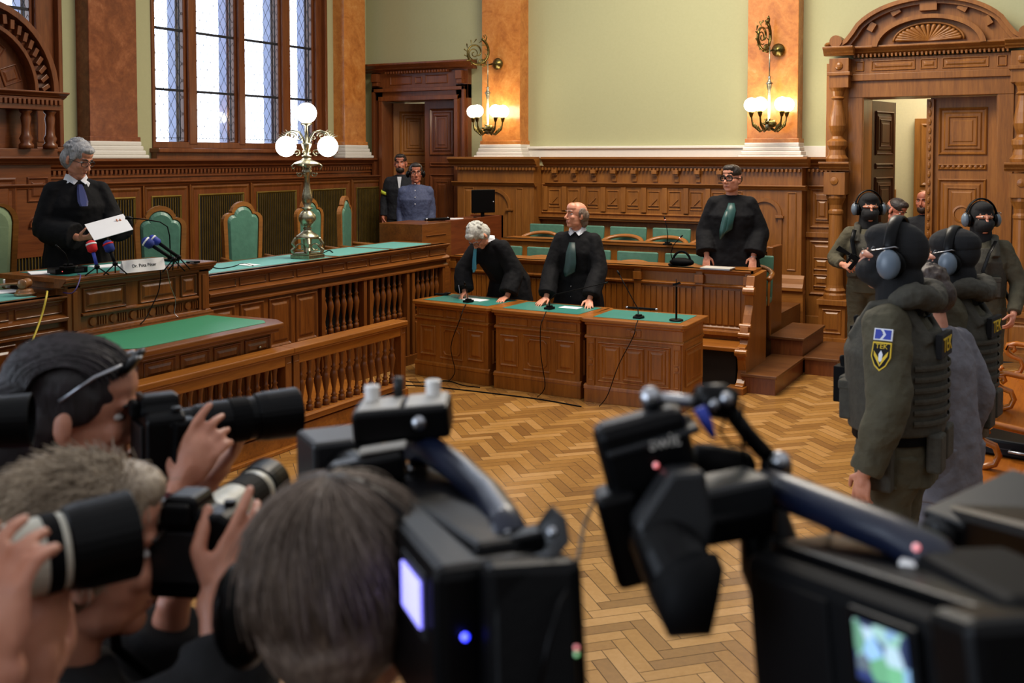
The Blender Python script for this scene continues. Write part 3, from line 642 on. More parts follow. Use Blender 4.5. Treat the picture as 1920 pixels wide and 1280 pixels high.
# --- three lawyers' desks
def ldesk(label, cx, cy, rz, style):
    r = thing('lawyer_desk', label, 'desk', (cx, cy, 0), rz, None); w2 = .495; d = .66
    a = MB(); a.prism([(-w2, .03), (-w2 + .03, 0), (w2 - .03, 0), (w2, .03), (w2, d), (-w2, d)], .725, .76, 'z'); a.prism([(-w2 + .03, .05), (-w2 + .05, .025), (w2 - .05, .025), (w2 - .03, .05), (w2 - .03, d - .02), (-w2 + .03, d - .02)], .70, .73, 'z'); tp = a.build('top', M['deskh'], r, bevel=.008)
    inlay(tp, -w2 + .09, w2 - .09, .1, d - .07, .759)
    b2 = w2 - .045; a = MB(); a.box(-b2, b2, .05, d - .03, .05, .71); a.box(-b2 - .015, b2 + .015, .035, d - .02, 0, .12); a.mould(-b2 - .02, b2 + .02, [(.06, .12), (.03, .12), (.035, .15), (.06, .165)])
    a.mould(-b2 - .012, b2 + .012, [(.06, .575), (.03, .58), (.03, .595), (.06, .61)]); a.mould(-b2 - .012, b2 + .012, [(.06, .69), (.035, .7), (.035, .72), (.06, .72)])
    for s_ in (-1, 1): a.box(s_ * b2 - .012, s_ * b2 + .012, .04, d - .025, .575, .6)
    if style == 0:
        for x0, x1 in ((-.42, -.1), (-.06, .06), (.1, .42)): a.panel(x0, x1, .615, .685, .05, .012, .01, False)
        a.panel(-.40, -.2, .22, .52, .05, .025, .016); a.panel(.2, .40, .22, .52, .05, .025, .016); a.panel(-.15, .15, .2, .54, .05, .02, .012, False)
        q = .11; oc = [(-q + .03, .24), (q - .03, .24), (q, .27), (q, .47), (q - .03, .5), (-q + .03, .5), (-q, .47), (-q, .27)]
        a.rings([[(x, .05, z) for x, z in oc], [(x, .038, z) for x, z in oc], [(x * .86, .036, .37 + (z - .37) * .92) for x, z in oc], [(x * .82, .05, .37 + (z - .37) * .9) for x, z in oc]], False)
    else:
        a.box(-.07, .07, .04, .05, .62, .68); a.lathe([(.001, .03), (.03, .032), (.04, .045)], (0, 0, .65), 6, 'y')
        for s_ in (-1, 1):
            a.box(s_ * .40 - .035, s_ * .40 + .035, .035, .05, .15, .58); a.panel(s_ * .40 - .025, s_ * .40 + .025, .2, .34, .035, .01, .008, False); a.panel(s_ * .40 - .025, s_ * .40 + .025, .4, .54, .035, .01, .008, False); a.box(s_ * .40 - .015, s_ * .40 + .015, .022, .035, .355, .385)
        a.panel(-.34, .34, .19, .55, .05, .02, .014, False); a.panel(-.1, .1, .22, .52, .05, .02, .014); a.panel(-.30, -.13, .22, .52, .05, .015, .01); a.panel(.13, .30, .22, .52, .05, .015, .01)
    for s_ in (-1, 1):
        mm_ = Matrix.Translation((s_ * b2, .36, 0)) @ Matrix.Rotation(R(90 * s_), 4, 'Z'); a.panel(-.24, .24, .2, .53, 0, .025, .014, True, mm_)
    a.build('body', M['desk'], r, bevel=.005); return r
DK = [ldesk('leftmost of three lawyer desks, the writing man leans on it', -5.40, 8.60, -7, 0), ldesk('middle lawyer desk, under the spread hands of the balding man', -4.40, 8.50, -2.5, 0), ldesk('rightmost lawyer desk, unattended, with two microphones on it', -3.41, 8.44, 1.2, 1)]
# --- jury box
r = thing('jury_box_front', 'panelled wooden front with built-in seat behind the three lawyer desks', 'bench', (-6.15, 9.87, 0)); L = 3.40
a = MB(); a.box(0, L, -.03, .36, 1.07, 1.10); a.mould(0, L, [(yy, z) for yy, z in CORN(.05, 1.1, .05)]); a.build('top', M['deskh'], r, bevel=.004)
a = MB(); a.box(0, L, 0, .05, .0, 1.08); a.mould(0, L, [(0, .92), (-.03, .925), (-.035, .945), (0, .96)]); a.mould(0, L, [(0, .46), (-.05, .46), (-.05, .5), (-.02, .51), (-.02, .53), (0, .55)]); 
x = .02
while x < L - .1: a.box(x, x + .052, -.012, 0, .56, .9); x += .062
for x in (0, .72, 1.5, 2.2, 2.85, L - .06): a.box(x, x + .07, -.03, .02, .4, 1.07); a.box(x - .01, x + .08, -.045, .02, .96, 1.04)
a.build('front_panel', M['desk'], r, bevel=.003)
a = MB(); a.box(0, L, -.38, .0, .385, .415); a.mould(0, L, [(-.36, .37), (-.395, .375), (-.395, .41), (-.36, .415)]); a.build('seat', M['deskh'], r, bevel=.006)
a = MB(); sp_ = [(-.44, 0), (-.44, .07), (-.40, .09), (-.37, .12), (-.34, .2), (-.36, .3), (-.40, .34), (-.38, .42), (-.30, .44), (-.26, .5), (-.30, .54), (-.28, .6), (-.2, .62), (-.17, .7), (-.12, .78), (-.13, .88), (-.15, .93), (-.10, .97), (-.06, 1.06), (.36, 1.08), (.36, 0)]
a.prism(sp_, L - .03, L + .05, 'x')
for (yy, zz, rr) in ((-.38, .37, .035), (-.28, .52, .03), (-.13, .92, .04), (-.25, .6, .025)): a.lathe([(.001, L - .05), (rr, L - .045), (rr, L + .07), (.001, L + .075)], (0, yy, zz), 12, 'x')
a.box(L - .1, L + .07, -.5, .36, -.0, .06); a.build('end_panel', M['desk'], r, bevel=.005)
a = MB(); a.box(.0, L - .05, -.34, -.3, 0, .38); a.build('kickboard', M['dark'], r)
# second row ledge
r = thing('jury_row_ledge', 'second wooden ledge dividing two rows of green chairs', 'bench', (-6.12, 10.98, .3)); L = 3.25
a = MB(); a.box(0, L, -.03, .3, .895, .925); a.mould(0, L, [(yy, z) for yy, z in CORN(.03, .925, .04)]); a.build('top', M['deskh'], r, bevel=.004)
a = MB(); a.box(0, L, 0, .04, .0, .9); a.build('front_panel', M['desk'], r, bevel=.003)
a = MB(); a.prism([(-.18, 0), (-.18, .5), (-.24, .56), (-.2, .66), (-.12, .72), (-.1, .95), (.3, .95), (.3, 0)], L + .0, L + .06, 'x'); a.build('end_panel', M['bench'], r, bevel=.006)
# green chairs
def gchair(label, loc, rz, grp, lab=None):
    r = thing('green_armchair', label, 'chair', loc, rz, None)
    a = MB(); a.rings([[(-.23 * s1, .02 + .0 * s1, .42), (.23 * s1, .02, .42), (.24 * s1, .05, .88), (-.24 * s1, .05, .88)] for s1 in (1,)] + [[(-.22, .05, .43), (.22, .05, .43), (.23, .1, .87), (-.23, .1, .87)]], True)
    a.build('backrest', M['leather'], r, bevel=.02)
    a = MB(); a.box(-.23, .23, -.42, .02, .40, .46); a.build('seat', M['leather'], r, bevel=.02)
    a = MB(); pts = [(.25 * math.cos(R(t)), -.16 + .16 * math.sin(R(t)) * 1.0, .70 + .075 * math.sin(R(t))) for t in range(0, 181, 12)]
    pts = [(.25, -.34, .68)] + pts + [(-.25, -.34, .68)]; a.tube(pts, [(.022, .03)] * len(pts), 8); a.build('arm_bow', M['deskh'], r, smooth=True)
    for sx in (-1, 1):
        for sy in (-.38, 0): a = MB(); a.cap((sx * .2, sy, .40), (sx * .21, sy, .02), .02, .015, 8); a.build('leg', M['desk'], r, smooth=True)
    for sx in (-1, 1): a = MB(); a.cap((sx * .24, -.32, .42), (sx * .25, -.32, .69), .014, .014, 8); a.build('arm_post', M['desk'], r, smooth=True)
    return r
zr1, zr2 = .3, .48
g0 = gchair('green chair in the front jury row, showing left of the standing balding lawyer', (-5.28, 10.42, zr1), 0, 'g')
dup(g0, (-5.82, 10.42, zr1), 0, 'green chair in the front jury row, mostly hidden behind the bent writing lawyer')
dup(g0, (-4.72, 10.42, zr1), 0, 'green chair in the front jury row, directly behind the balding lawyer')
dup(g0, (-4.17, 10.42, zr1), 0, 'green chair in the front jury row with its whole plain back visible')
dup(g0, (-3.62, 10.42, zr1), 0, 'green chair in the front jury row behind the black bag')
dup(g0, (-2.98, 10.62, zr1), 6, 'green chair at the right end of the jury box beside the lawyer in glasses')
l2 = ['green chair in the back jury row nearest the dark monitor, left of the others', 'green chair in the back jury row just right of the balding head', 'green chair in the back jury row, full arched arm visible right of the balding lawyer', 'green chair in the back jury row behind the thin gooseneck microphone', 'green chair in the back jury row partly hidden by the lawyer in glasses']
for i, lb in enumerate(l2): dup(g0, (-5.86 + i * .55, 11.6, zr2), 0, lb)
# judge chairs
def trefoil(w, z0, z1, r_=0):
    w2 = w / 2 - r_; return [(-w2 * .86, z0 + r_)] + [(-w2, z1 - .2)] + arc(-w2 * .62, z1 - .2, w2 * .38, 180, 80, 5) + arc(0, z1 - w2 * .62 - r_, w2 * .62, 160, 20, 8) + arc(w2 * .62, z1 - .2, w2 * .38, 100, 0, 5) + [(w2, z1 - .2), (w2 * .86, z0 + r_)]
def jchair(label, x, y, rz, h=1.29, wd=.47, lea='leather', fr='oakh'):
    r = thing('judge_chair', label, 'chair', (x, y, .46), rz)
    a = MB(); po, pi = trefoil(wd, .42, h), trefoil(wd, .42, h, .045); n = len(po)
    A = [(p[0], 0, p[1]) for p in po]; B = [(p[0], .05, p[1]) for p in po]; C_ = [(p[0], 0, p[1]) for p in pi]; D_ = [(p[0], .05, p[1]) for p in pi]
    a.rings([C_, A, B, D_, C_], False); a.build('back_frame', M[fr], r, bevel=.008)
    a = MB(); pj = trefoil(wd, .42, h, .05); a.rings([[(p[0] * .88, -.012, .8 + (p[1] - .8) * .92) for p in pj], [(p[0], .01, p[1]) for p in pj], [(p[0], .045, p[1]) for p in pj]], True); a.build('back_cushion', M[lea], r, bevel=.004)
    a = MB(); a.box(-.27, .27, -.5, .02, .40, .48); a.build('seat', M[lea], r, bevel=.03)
    for sx in (-1, 1): a = MB(); a.tube([(sx * .26, 0, .72), (sx * .28, -.25, .70), (sx * .27, -.42, .68), (sx * .26, -.42, .45)], .022, 8); a.build('armrest', M[fr], r, smooth=True)
    for sx in (-1, 1):
        for sy in (-.46, .02): a = MB(); a.box(sx * .24 - .022, sx * .24 + .022, sy - .022, sy + .022, 0, .42); a.build('leg', M['bench'], r, bevel=.004)
    return r
jchair('green-backed judge chair with scalloped wooden frame, right behind the desk microphone', -7.42, 6.85, 62)
jchair('green-backed judge chair standing alone between two microphones and the lamp', -7.42, 7.93, 78)
jchair('green-backed judge chair partly hidden by the brass lamp', -7.42, 8.98, 92)
jchair('green-backed judge chair turned sideways, farthest right by the door', -7.42, 9.62, 112)
jchair('pale green high-backed chair at the left edge beside the reading judge', -7.5, 5.02, 84, 1.42, .8, 'paleleather')
# big throne canopy on the left wall
r = thing('throne_canopy', 'carved arched wooden canopy with small columns at the upper left edge', 'canopy', (XL + .3, 6.1, 0), 90)
a = MB(); R0 = .86; zc = 2.83
def hb(r1, r2, y0, y1, n=24):
    pa = arc(0, zc, r1, 0, 180, n); pb = arc(0, zc, r2, 0, 180, n); k = len(pa); vs = [(p[0], y0, p[1]) for p in pa] + [(p[0], y0, p[1]) for p in pb] + [(p[0], y1, p[1]) for p in pa] + [(p[0], y1, p[1]) for p in pb]
    for i in range(k - 1): a.add([vs[i], vs[i + 1], vs[k + i + 1], vs[k + i], vs[2 * k + i], vs[2 * k + i + 1], vs[3 * k + i + 1], vs[3 * k + i]], [(0, 1, 2, 3), (4, 7, 6, 5), (0, 4, 5, 1), (3, 2, 6, 7)])
hb(R0, R0 - .06, -.22, .1); hb(R0 - .05, R0 - .2, -.12, .1); hb(R0 - .2, R0 - .24, -.18, .1); hb(.3, .25, -.1, .1)
a.prism(arc(0, zc, R0 - .22, 0, 180, 24), -.06, .1, 'y')
for i in range(26): t = R(4 + 172 * i / 25); a.box(-.022, .022, -.19, -.1, -.045, .045, Matrix.Translation((math.cos(t) * (R0 - .125), 0, zc + math.sin(t) * (R0 - .125))) @ Matrix.Rotation(-(t - R(90) + .5), 4, 'Y'))
for i in range(5): t = R(20 + 35 * i); a.panel(-.09, .09, -.1, .1, -.06, .02, .015, True, Matrix.Translation((math.cos(t) * .46, 0, zc + math.sin(t) * .46)) @ Matrix.Rotation(-(t - R(90)), 4, 'Y'))
a.build('arched_pediment', M['walnut'], r, bevel=.004)
a = MB(); a.box(-.9, .9, -.2, .1, 2.66, 2.78); a.mould(-.95, .95, [(yy - .16, z) for yy, z in CORN(.1, 2.84, .07)])
x = -.9
while x < .9: a.box(x, x + .03, -.225, -.19, 2.71, 2.76); x += .05
a.box(-.92, .92, -.1, .1, 2.18, 2.28); a.box(-.78, .78, .02, .1, 2.2, 2.7); a.mould(-.95, .95, [(yy - .05, z) for yy, z in CORN(.1, 2.2, .08)]); a.box(-.9, .9, -.02, .1, 1.2, 2.12)
a.panel(-.5, .5, 1.3, 2.0, -.02, .05, .02); a.panel(.62, .86, 1.75, 2.0, -.02, .03, .02)
po = arc(.74, 1.5, .11, 0, 180, 10); a.rings([[(p[0], -.02, p[1]) for p in po], [(p[0], -.05, p[1]) for p in po], [(.74 + (p[0] - .74) * .75, -.05, 1.5 + (p[1] - 1.5) * .75) for p in po], [(.74 + (p[0] - .74) * .75, -.02, 1.5 + (p[1] - 1.5) * .75) for p in po]], False)
a.build('entablature', M['walnuth'], r, bevel=.004)
for c in (-.82, -.55, .55, .82):
    a = MB(); a.lathe([(.001, 2.28), (.07, 2.28), (.07, 2.32), (.05, 2.34), (.065, 2.38), (.045, 2.42), (.04, 2.5), (.05, 2.58), (.038, 2.62), (.06, 2.64), (.06, 2.66), (.001, 2.66)], (c, -.12, 0), 14); a.build('column', M['walnut'], r, smooth=True)
# interpreter's desk
r = thing('interpreter_desk', 'plain reddish wooden box desk in front of the man in the blue shirt', 'desk', (-6.55, 9.88, .46), 90)
a = MB(); a.box(0, .62, 0, .6, .45, .97); a.box(.08, .5, -.012, 0, .83, .838); a.box(.06, .52, -.012, 0, .66, .668); a.box(0, .6, .004, .5, 0, .5); a.build('box', M['benchh'], r, bevel=.004)
M['redwood'] = wood('reddish board', '#4f2410', '#6c3418', '#80421f', .35, 'x')
a = MB(); a.box(.62, 1.95, .03, .08, .0, .98); a.box(.62, 1.95, .08, .5, .93, .96); a.box(1.9, 1.95, .03, .5, 0, .98); a.build('side_board', M['redwood'], r, bevel=.003)
r = thing('monitor', 'black computer monitor seen from behind on the interpreter desk', 'monitor', (-6.72, 11.55, 1.42), 60)
a = MB(); a.box(-.17, .17, -.02, .015, .06, .36); a.box(-.10, .10, .015, .05, .1, .3); a.build('screen_housing', M['black'], r, bevel=.01)
a = MB(); a.box(-.02, .02, 0, .03, 0, .12); a.box(-.1, .1, -.06, .08, 0, .012); a.build('stand', M['black'], r, bevel=.004); a = MB(); a.sph((.14, -.02, .2), .012, 10); a.build('round_badge', M['steel'], r, smooth=True)
r = thing('desk_keyboard', 'small black device with silver ends on the interpreter desk', 'device', (-6.82, 10.62, 1.43), 70); a = MB(); a.box(-.16, .16, -.05, .05, 0, .03); a.build('housing', M['black'], r, bevel=.006); a = MB(); a.sph((-.16, 0, .02), .018, 8); a.sph((.16, 0, .02), .018, 8); a.build('knob', M['steel'], r, smooth=True)
a = MB(); a.box(-.1, .1, -.07, .07, 0, .012); o = a.build('paper_sheet', M['paper'], None); o.location = (-6.85, 11.08, 1.42); o.rotation_euler = (0, 0, .5); tag(o, 'white paper lying left of the dark monitor', 'paper')
# steps beside the jury box
def step(label, x0, x1, y0, y1, z):
    r = thing('wooden_step', label, 'step', ((x0 + x1) / 2, (y0 + y1) / 2, 0)); w2, d2 = (x1 - x0) / 2, (y1 - y0) / 2
    a = MB(); a.box(-w2 - .02, w2 + .02, -d2 - .02, d2, z - .03, z); a.build('tread', M['step'], r, bevel=.006); a = MB(); a.box(-w2, w2, -d2, d2, 0, z - .03); a.build('riser', M['walnut'], r)
step('lowest wooden step at the foot of the jury box end panel', -2.72, -2.42, 9.5, 10.6, .18)
step('upper wooden step beside the jury box, second from the floor', -2.75, -2.43, 10.62, 11.6, .36); step('wooden step nearest the portal column, right of the upper one', -2.40, -2.08, 10.6, 11.6, .18)
# public pew on the right
r = thing('public_pew', 'long orange wooden pew with scrolled arms at the right edge', 'pew', (-.50, 5.7, 0), 0)
a = MB(); a.box(-.02, .62, 0, 3.5, .42, .455); a.build('seat', M['pew'], r, bevel=.008)
a = MB(); a.box(.56, .62, 0, 3.5, .45, .95); a.box(0, .04, 0, 3.5, .02, .42); a.build('backrest', M['pew'], r, bevel=.006)
def arm(y):
    a = MB(); pts = [(.05, 0, .50), (.02, 0, .47), (-.02, 0, .48), (-.03, 0, .51), (.0, 0, .53)]
    s1 = [(.0, 0, .52), (-.03, 0, .50), (-.01, 0, .465), (.06, 0, .465), (.12, 0, .49), (.14, 0, .54), (.12, 0, .59), (.06, 0, .61), (.03, 0, .63), (.015, 0, .66), (.03, 0, .695), (.07, 0, .69), (.08, 0, .665), (.06, 0, .65)]
    s2 = [(.015, 0, .66), (.03, 0, .70), (.09, 0, .715), (.2, 0, .70), (.35, 0, .68), (.56, 0, .70)]
    for s_ in (s1, s2): a.tube([(p[0], y, p[2]) for p in s_], [(.02, .032)] * len(s_), 10, flat=(0, 0, 1))
    a.build('scrolled_armrest', M['pew'], r, smooth=True)
for y in (.62, 2.15, 3.45): arm(y)
a = MB(); a.box(.04, .56, 3.44, 3.5, 0, .42); a.build('end_panel', M['pew'], r, bevel=.006); a = MB(); a.box(.04, .56, 0, .05, 0, .42); a.build('end_panel', M['pew'], r, bevel=.006)
r = thing('briefcase', 'flat black briefcase lying on the orange pew', 'briefcase', (-.22, 6.75, .456), -12); a = MB(); a.box(-.24, .3, -.17, .17, .0, .1); a.build('case', M['black'], r, bevel=.015)
a = MB(); a.tube([(-.06, -.175, .05), (-.06, -.21, .05), (.08, -.21, .05), (.08, -.175, .05)], .008, 8); a.build('handle', M['steel'], r, smooth=True); a = MB(); a.box(-.242, .302, -.172, .172, .048, .053); a.build('seam', M['grey'], r)
# ---------------------------------------------------------------- lamps
def spiral(c, r0, r1, a0, turns, n=26, plane='xz', sx=1):
    out = []
    for i in range(n + 1):
        t = i / n; rr = r0 + (r1 - r0) * t; an = R(a0) + turns * 2 * math.pi * t; u, v = rr * math.cos(an) * sx, rr * math.sin(an)
        out.append((c[0] + u, c[1], c[2] + v) if plane == 'xz' else (c[0], c[1] + u, c[2] + v))
    return out
r = thing('candelabra_lamp', 'tall brass table lamp with three lit white globes on the judges bench', 'lamp', (-6.43, 7.73, 1.238), 0)
LS = Matrix.Diagonal((.88, .88, .712, 1))
q = MB(LS)
q.box(-.13, .13, -.13, .13, 0, .05); q.box(-.115, .115, -.115, .115, .05, .075)
for i in range(4):
    t = R(45 + 90 * i); c, s_ = math.cos(t), math.sin(t); q.tube([(c * .15, s_ * .15, .07), (c * .165, s_ * .165, .11), (c * .13, s_ * .13, .15), (c * .16, s_ * .16, .2), (c * .13, s_ * .13, .26), (c * .06, s_ * .06, .29)], .02, 8)
    q.tube([(c * (.08 + .04 * math.cos(a_)), s_ * (.08 + .04 * math.cos(a_)), .15 + .04 * math.sin(a_)) for a_ in [k * .5 for k in range(12)]], .01, 6)
q.lathe([(.001, .08), (.045, .08), (.03, .14), (.045, .2), (.05, .26), (.001, .27)], seg=14)
q.build('base', M['brass'], r, bevel=.004)
q = MB(LS); q.lathe([(.001, .26), (.13, .265), (.12, .3), (.07, .34), (.05, .36), (.035, .38), (.05, .40), (.03, .42), (.06, .44), (.09, .50), (.095, .535), (.09, .57), (.06, .62), (.03, .64), (.06, .66), (.06, .67), (.035, .69), (.055, .76), (.06, .80), (.05, .86), (.035, .95), (.028, 1.1), (.05, 1.13), (.055, 1.16), (.03, 1.2), (.03, 1.22), (.15, 1.24), (.14, 1.27), (.06, 1.31), (.04, 1.34), (.055, 1.35), (.055, 1.37), (.03, 1.38), (.03, 1.42), (.055, 1.5), (.06, 1.53), (.02, 1.54), (.02, 1.76), (.06, 1.78), (.06, 1.80), (.001, 1.80)][:], seg=22)
for i in range(4):
    t = R(25 + 90 * i); c, s_ = math.cos(t), math.sin(t)
    q.tube([(c * p[0], s_ * p[0], p[2]) for p in spiral((.11, 0, 1.41), .012, .045, 200, 1.2, 16)], .009, 6)
    q.tube([(c * .14, s_ * .14, 1.255), (c * .165, s_ * .165, 1.23), (c * .15, s_ * .15, 1.19), (c * .13, s_ * .13, 1.21)], .009, 6)
    q.tube([(c * p[0], s_ * p[0], p[2]) for p in spiral((.075, 0, 1.12), .012, .035, 0, 1.1, 14)], .008, 6)
q.build('stem', M['brass'], r, smooth=True)
# three arms spread so that two globes hang low left and right
dirs = [(CR.x, CR.y), (-CR.x * .9 - .1, -CR.y * .9)]
for c, s_ in dirs:
    q = MB(LS); q.tube([(c * x, s_ * x, z) for x, z in ((.02, 1.5), (.04, 1.6), (.08, 1.68), (.15, 1.70), (.22, 1.67), (.255, 1.60), (.25, 1.56))], [.014, .014, .013, .012, .012, .012, .02], 8)
    q.tube([(c * p[0], s_ * p[0], p[2]) for p in spiral((.16, 0, 1.63), .01, .05, 40, 1.4, 20)], .008, 6); q.tube([(c * p[0], s_ * p[0], p[2]) for p in spiral((.07, 0, 1.60), .008, .035, 140, 1.3, 16)], .007, 6)
    for k in range(5): q.cap((c * (.2 + .02 * k), s_ * (.2 + .02 * k), 1.66 - .012 * k), (c * (.23 + .025 * k), s_ * (.23 + .025 * k), 1.71 - .02 * k), .008, .003, 6)
    q.lathe([(.001, 1.54), (.04, 1.54), (.03, 1.57), (.001, 1.57)], (c * .25, s_ * .25, 0), 12)
    q.build('arm', M['brass'], r, smooth=True)
    q = MB(); q.sph((c * .2, s_ * .2, 1.06), .098, 24); q.build('globe', M['globec'], r, smooth=True)
q = MB(); q.sph((0, 0, 1.375), .098, 24); q.build('globe', M['globec'], r, smooth=True)
def sconce(label, x, rzs):
    r = thing('wall_sconce', label, 'lamp', (x, YF - .24, 2.55), 0)
    q = MB(Matrix.Rotation(R(rzs), 4, 'Z'))
    q.lathe([(.001, -.02), (.075, -.02), (.08, -.04), (.05, -.06), (.03, -.08), (.001, -.09)], (.06, .0, .92), 16, 'y', Matrix.Rotation(R(-rzs), 4, 'Z'))
    q.build('wall_rose', M['bronze'], r, smooth=True)
    q = MB(Matrix.Rotation(R(rzs), 4, 'Z') @ Matrix.Translation((0, -.03, .14)) @ Matrix.Diagonal((1, .8, .8, 1)))
    q.tube(spiral((0, -.32, 1.16), .06, .26, -60, 1.35, 34, 'yz'), [.012 + .01 * i / 34 for i in range(35)], 8); q.tube(spiral((0, -.2, .98), .02, .08, 0, 1.6, 24, 'yz'), .011, 8)
    q.tube(spiral((0, -.36, 1.14), .02, .11, 90, 1.6, 26, 'yz'), .009, 8); q.tube([(0, -.02, .98), (0, -.12, .95), (0, -.18, .98), (0, -.2, 1.05)], .014, 8)
    q.tube([(0, -.14, 1.36), (0, -.12, 1.43), (0, -.15, 1.47), (0, -.18, 1.45), (0, -.16, 1.42)], .009, 6)
    for i in range(14): t = R(-40 + i * 26); q.cap((.0, -.32 + .22 * math.cos(t), 1.16 + .22 * math.sin(t)), (.02 * (-1) ** i, -.32 + .17 * math.cos(t + .2), 1.16 + .17 * math.sin(t + .2)), .012, .004, 6)
    q.build('scroll_bracket', M['bronze'], r, smooth=True)
    cy = -.20; q = MB(); q.tube([(0, cy, .95), (0, cy, .52)], .008, 8); q.lathe([(.001, .6), (.02, .6), (.012, .57), (.03, .53), (.045, .52), (.03, .5), (.03, .47), (.018, .44), (.016, .1), (.04, .06), (.05, .0), (.03, -.04), (.001, -.05)], (0, cy, 0), 14); q.build('hanging_stem', M['brass'], r, smooth=True)
    q = MB()
    for i in range(26):
        t = rnd.uniform(0, 6.28); ph = rnd.uniform(-.3, 1.2); d = V((math.cos(t) * math.cos(ph), math.sin(t) * math.cos(ph), math.sin(ph))) * .09; q.cap(V((0, cy, .02)) + d * .4, V((0, cy, .02)) + d, .02, .006, 6)
    q.lathe([(.001, -.07), (.03, -.075), (.05, -.05), (.03, .08), (.001, .08)], (.05, cy, .04), 12, 'y', None); q.build('leaf_cluster', M['bronze'], r, smooth=True)
    for t in (200, 255, 330, 20):
        c, s_ = math.cos(R(t)), math.sin(R(t)); k = .205; q = MB()
        q.tube([(0, cy, .0), (c * k * .5, cy + s_ * k * .5, -.05), (c * k * .9, cy + s_ * k * .9, .02), (c * k, cy + s_ * k, .14), (c * k, cy + s_ * k, .18)], [.012, .014, .012, .010, .02], 8)
        for i in range(4): q.cap((c * k * (.5 + .12 * i), cy + s_ * k * (.5 + .12 * i), -.04 + .02 * i), (c * k * (.6 + .13 * i), cy + s_ * k * (.6 + .13 * i), .02 + .02 * i), .014, .004, 6)
        q.lathe([(.001, .17), (.035, .19), (.03, .17), (.015, .12), (.001, .12)], (c * k, cy + s_ * k, 0), 12); q.build('arm', M['bronze'], r, smooth=True)
        q = MB(); q.sph((c * k, cy + s_ * k, .265), .086, 20); q.build('globe', M['globe'], r, smooth=True)
sconce('brass wall lamp with lit globes on the pillar right of the left door', -7.08, -35); sconce('brass wall lamp with lit globes on the pillar left of the carved portal', -3.24, -12)
# ================================================================ people
def rotm(y=0, p=0, r=0): return Matrix.Rotation(R(y), 4, 'Z') @ Matrix.Rotation(R(p), 4, 'X') @ Matrix.Rotation(R(r), 4, 'Y')
def JT(h=1.78, **o):
    s = h / 1.78
    j = dict(pel=(0, 0, .94), wai=(0, 0, 1.08), che=(0, -.01, 1.30), nek=(0, .01, 1.49), hed=(0, -.02, 1.66),
             shR=(-.168, .0, 1.405), shL=(.168, .0, 1.405), elR=(-.24, .03, 1.15), elL=(.24, .03, 1.15), wrR=(-.25, -.05, .90), wrL=(.25, -.05, .90),
             hipR=(-.09, 0, .92), hipL=(.09, 0, .92), knR=(-.1, -.02, .50), knL=(.1, -.02, .50), anR=(-.11, .03, .08), anL=(.11, .03, .08))
    j = {k: V(v) * s for k, v in j.items()}
    for k, v in o.items(): j[k] = V(v)
    j['s'] = s; return j
def lean(j, deg, keys=('wai', 'che', 'nek', 'hed', 'shR', 'shL'), piv='pel'):
    m = Matrix.Rotation(R(deg), 3, 'X')
    for k in keys: j[k] = j[piv] + m @ (j[k] - j[piv])
    return j
def hand(mb, wr, d, n, side, curl=(20, 20, 20, 20), thumb=35, sc_=1.0, spread=5):
    """wr wrist, d finger direction, n palm normal (the way the palm faces), side = thumb side vector sign"""
    d = V(d).normalized(); n = V(n); n = (n - d * n.dot(d)).normalized(); t = d.cross(n) * side   # t: toward the thumb
    wr = V(wr); k = sc_
    B = Matrix((t, d, n)).transposed()
    mb.sph(wr + d * .052 * k, (.039 * k, .052 * k, .015 * k), 12, rot=B)
    mb.cap(wr - d * .01, wr + d * .04 * k, .024 * k, .024 * k, 8)
    L = (.072, .080, .074, .058)
    for i in range(4):
        off = (.029 - .0195 * i) * k; dd = d.copy(); sp_ = R(spread * (1.5 - i)); dd = (dd * math.cos(sp_) + t * math.sin(sp_)).normalized()
        p = wr + d * (.088 - .004 * abs(i - 1)) * k + t * off; c = R(curl[i]); q = dd; pts = [p - d * .02 * k]
        pts.append(p)
        for m_, f in enumerate((.45, .3, .25)):
            q = (q * math.cos(c * (.7 if m_ == 0 else 1)) + n * math.sin(c * (.7 if m_ == 0 else 1))).normalized(); pts.append(pts[-1] + q * L[i] * f * k)
            c = c
        mb.chain(pts, [.0095 * k, .0095 * k, .009 * k, .0082 * k, .0072 * k], 8)
    th = R(thumb); q = (t * math.cos(.6) + d * math.sin(.6)); q = (q * math.cos(th * .6) + n * math.sin(th * .6)).normalized()
    p0 = wr + d * .018 * k + t * .022 * k; p1 = p0 + q * .04 * k; q2 = (d * .8 + t * .25 + n * math.sin(th)).normalized(); p2 = p1 + q2 * .032 * k; p3 = p2 + (q2 + n * .2).normalized() * .026 * k
    mb.chain([p0, p1, p2, p3], [.015 * k, .0125 * k, .0105 * k, .009 * k], 8)
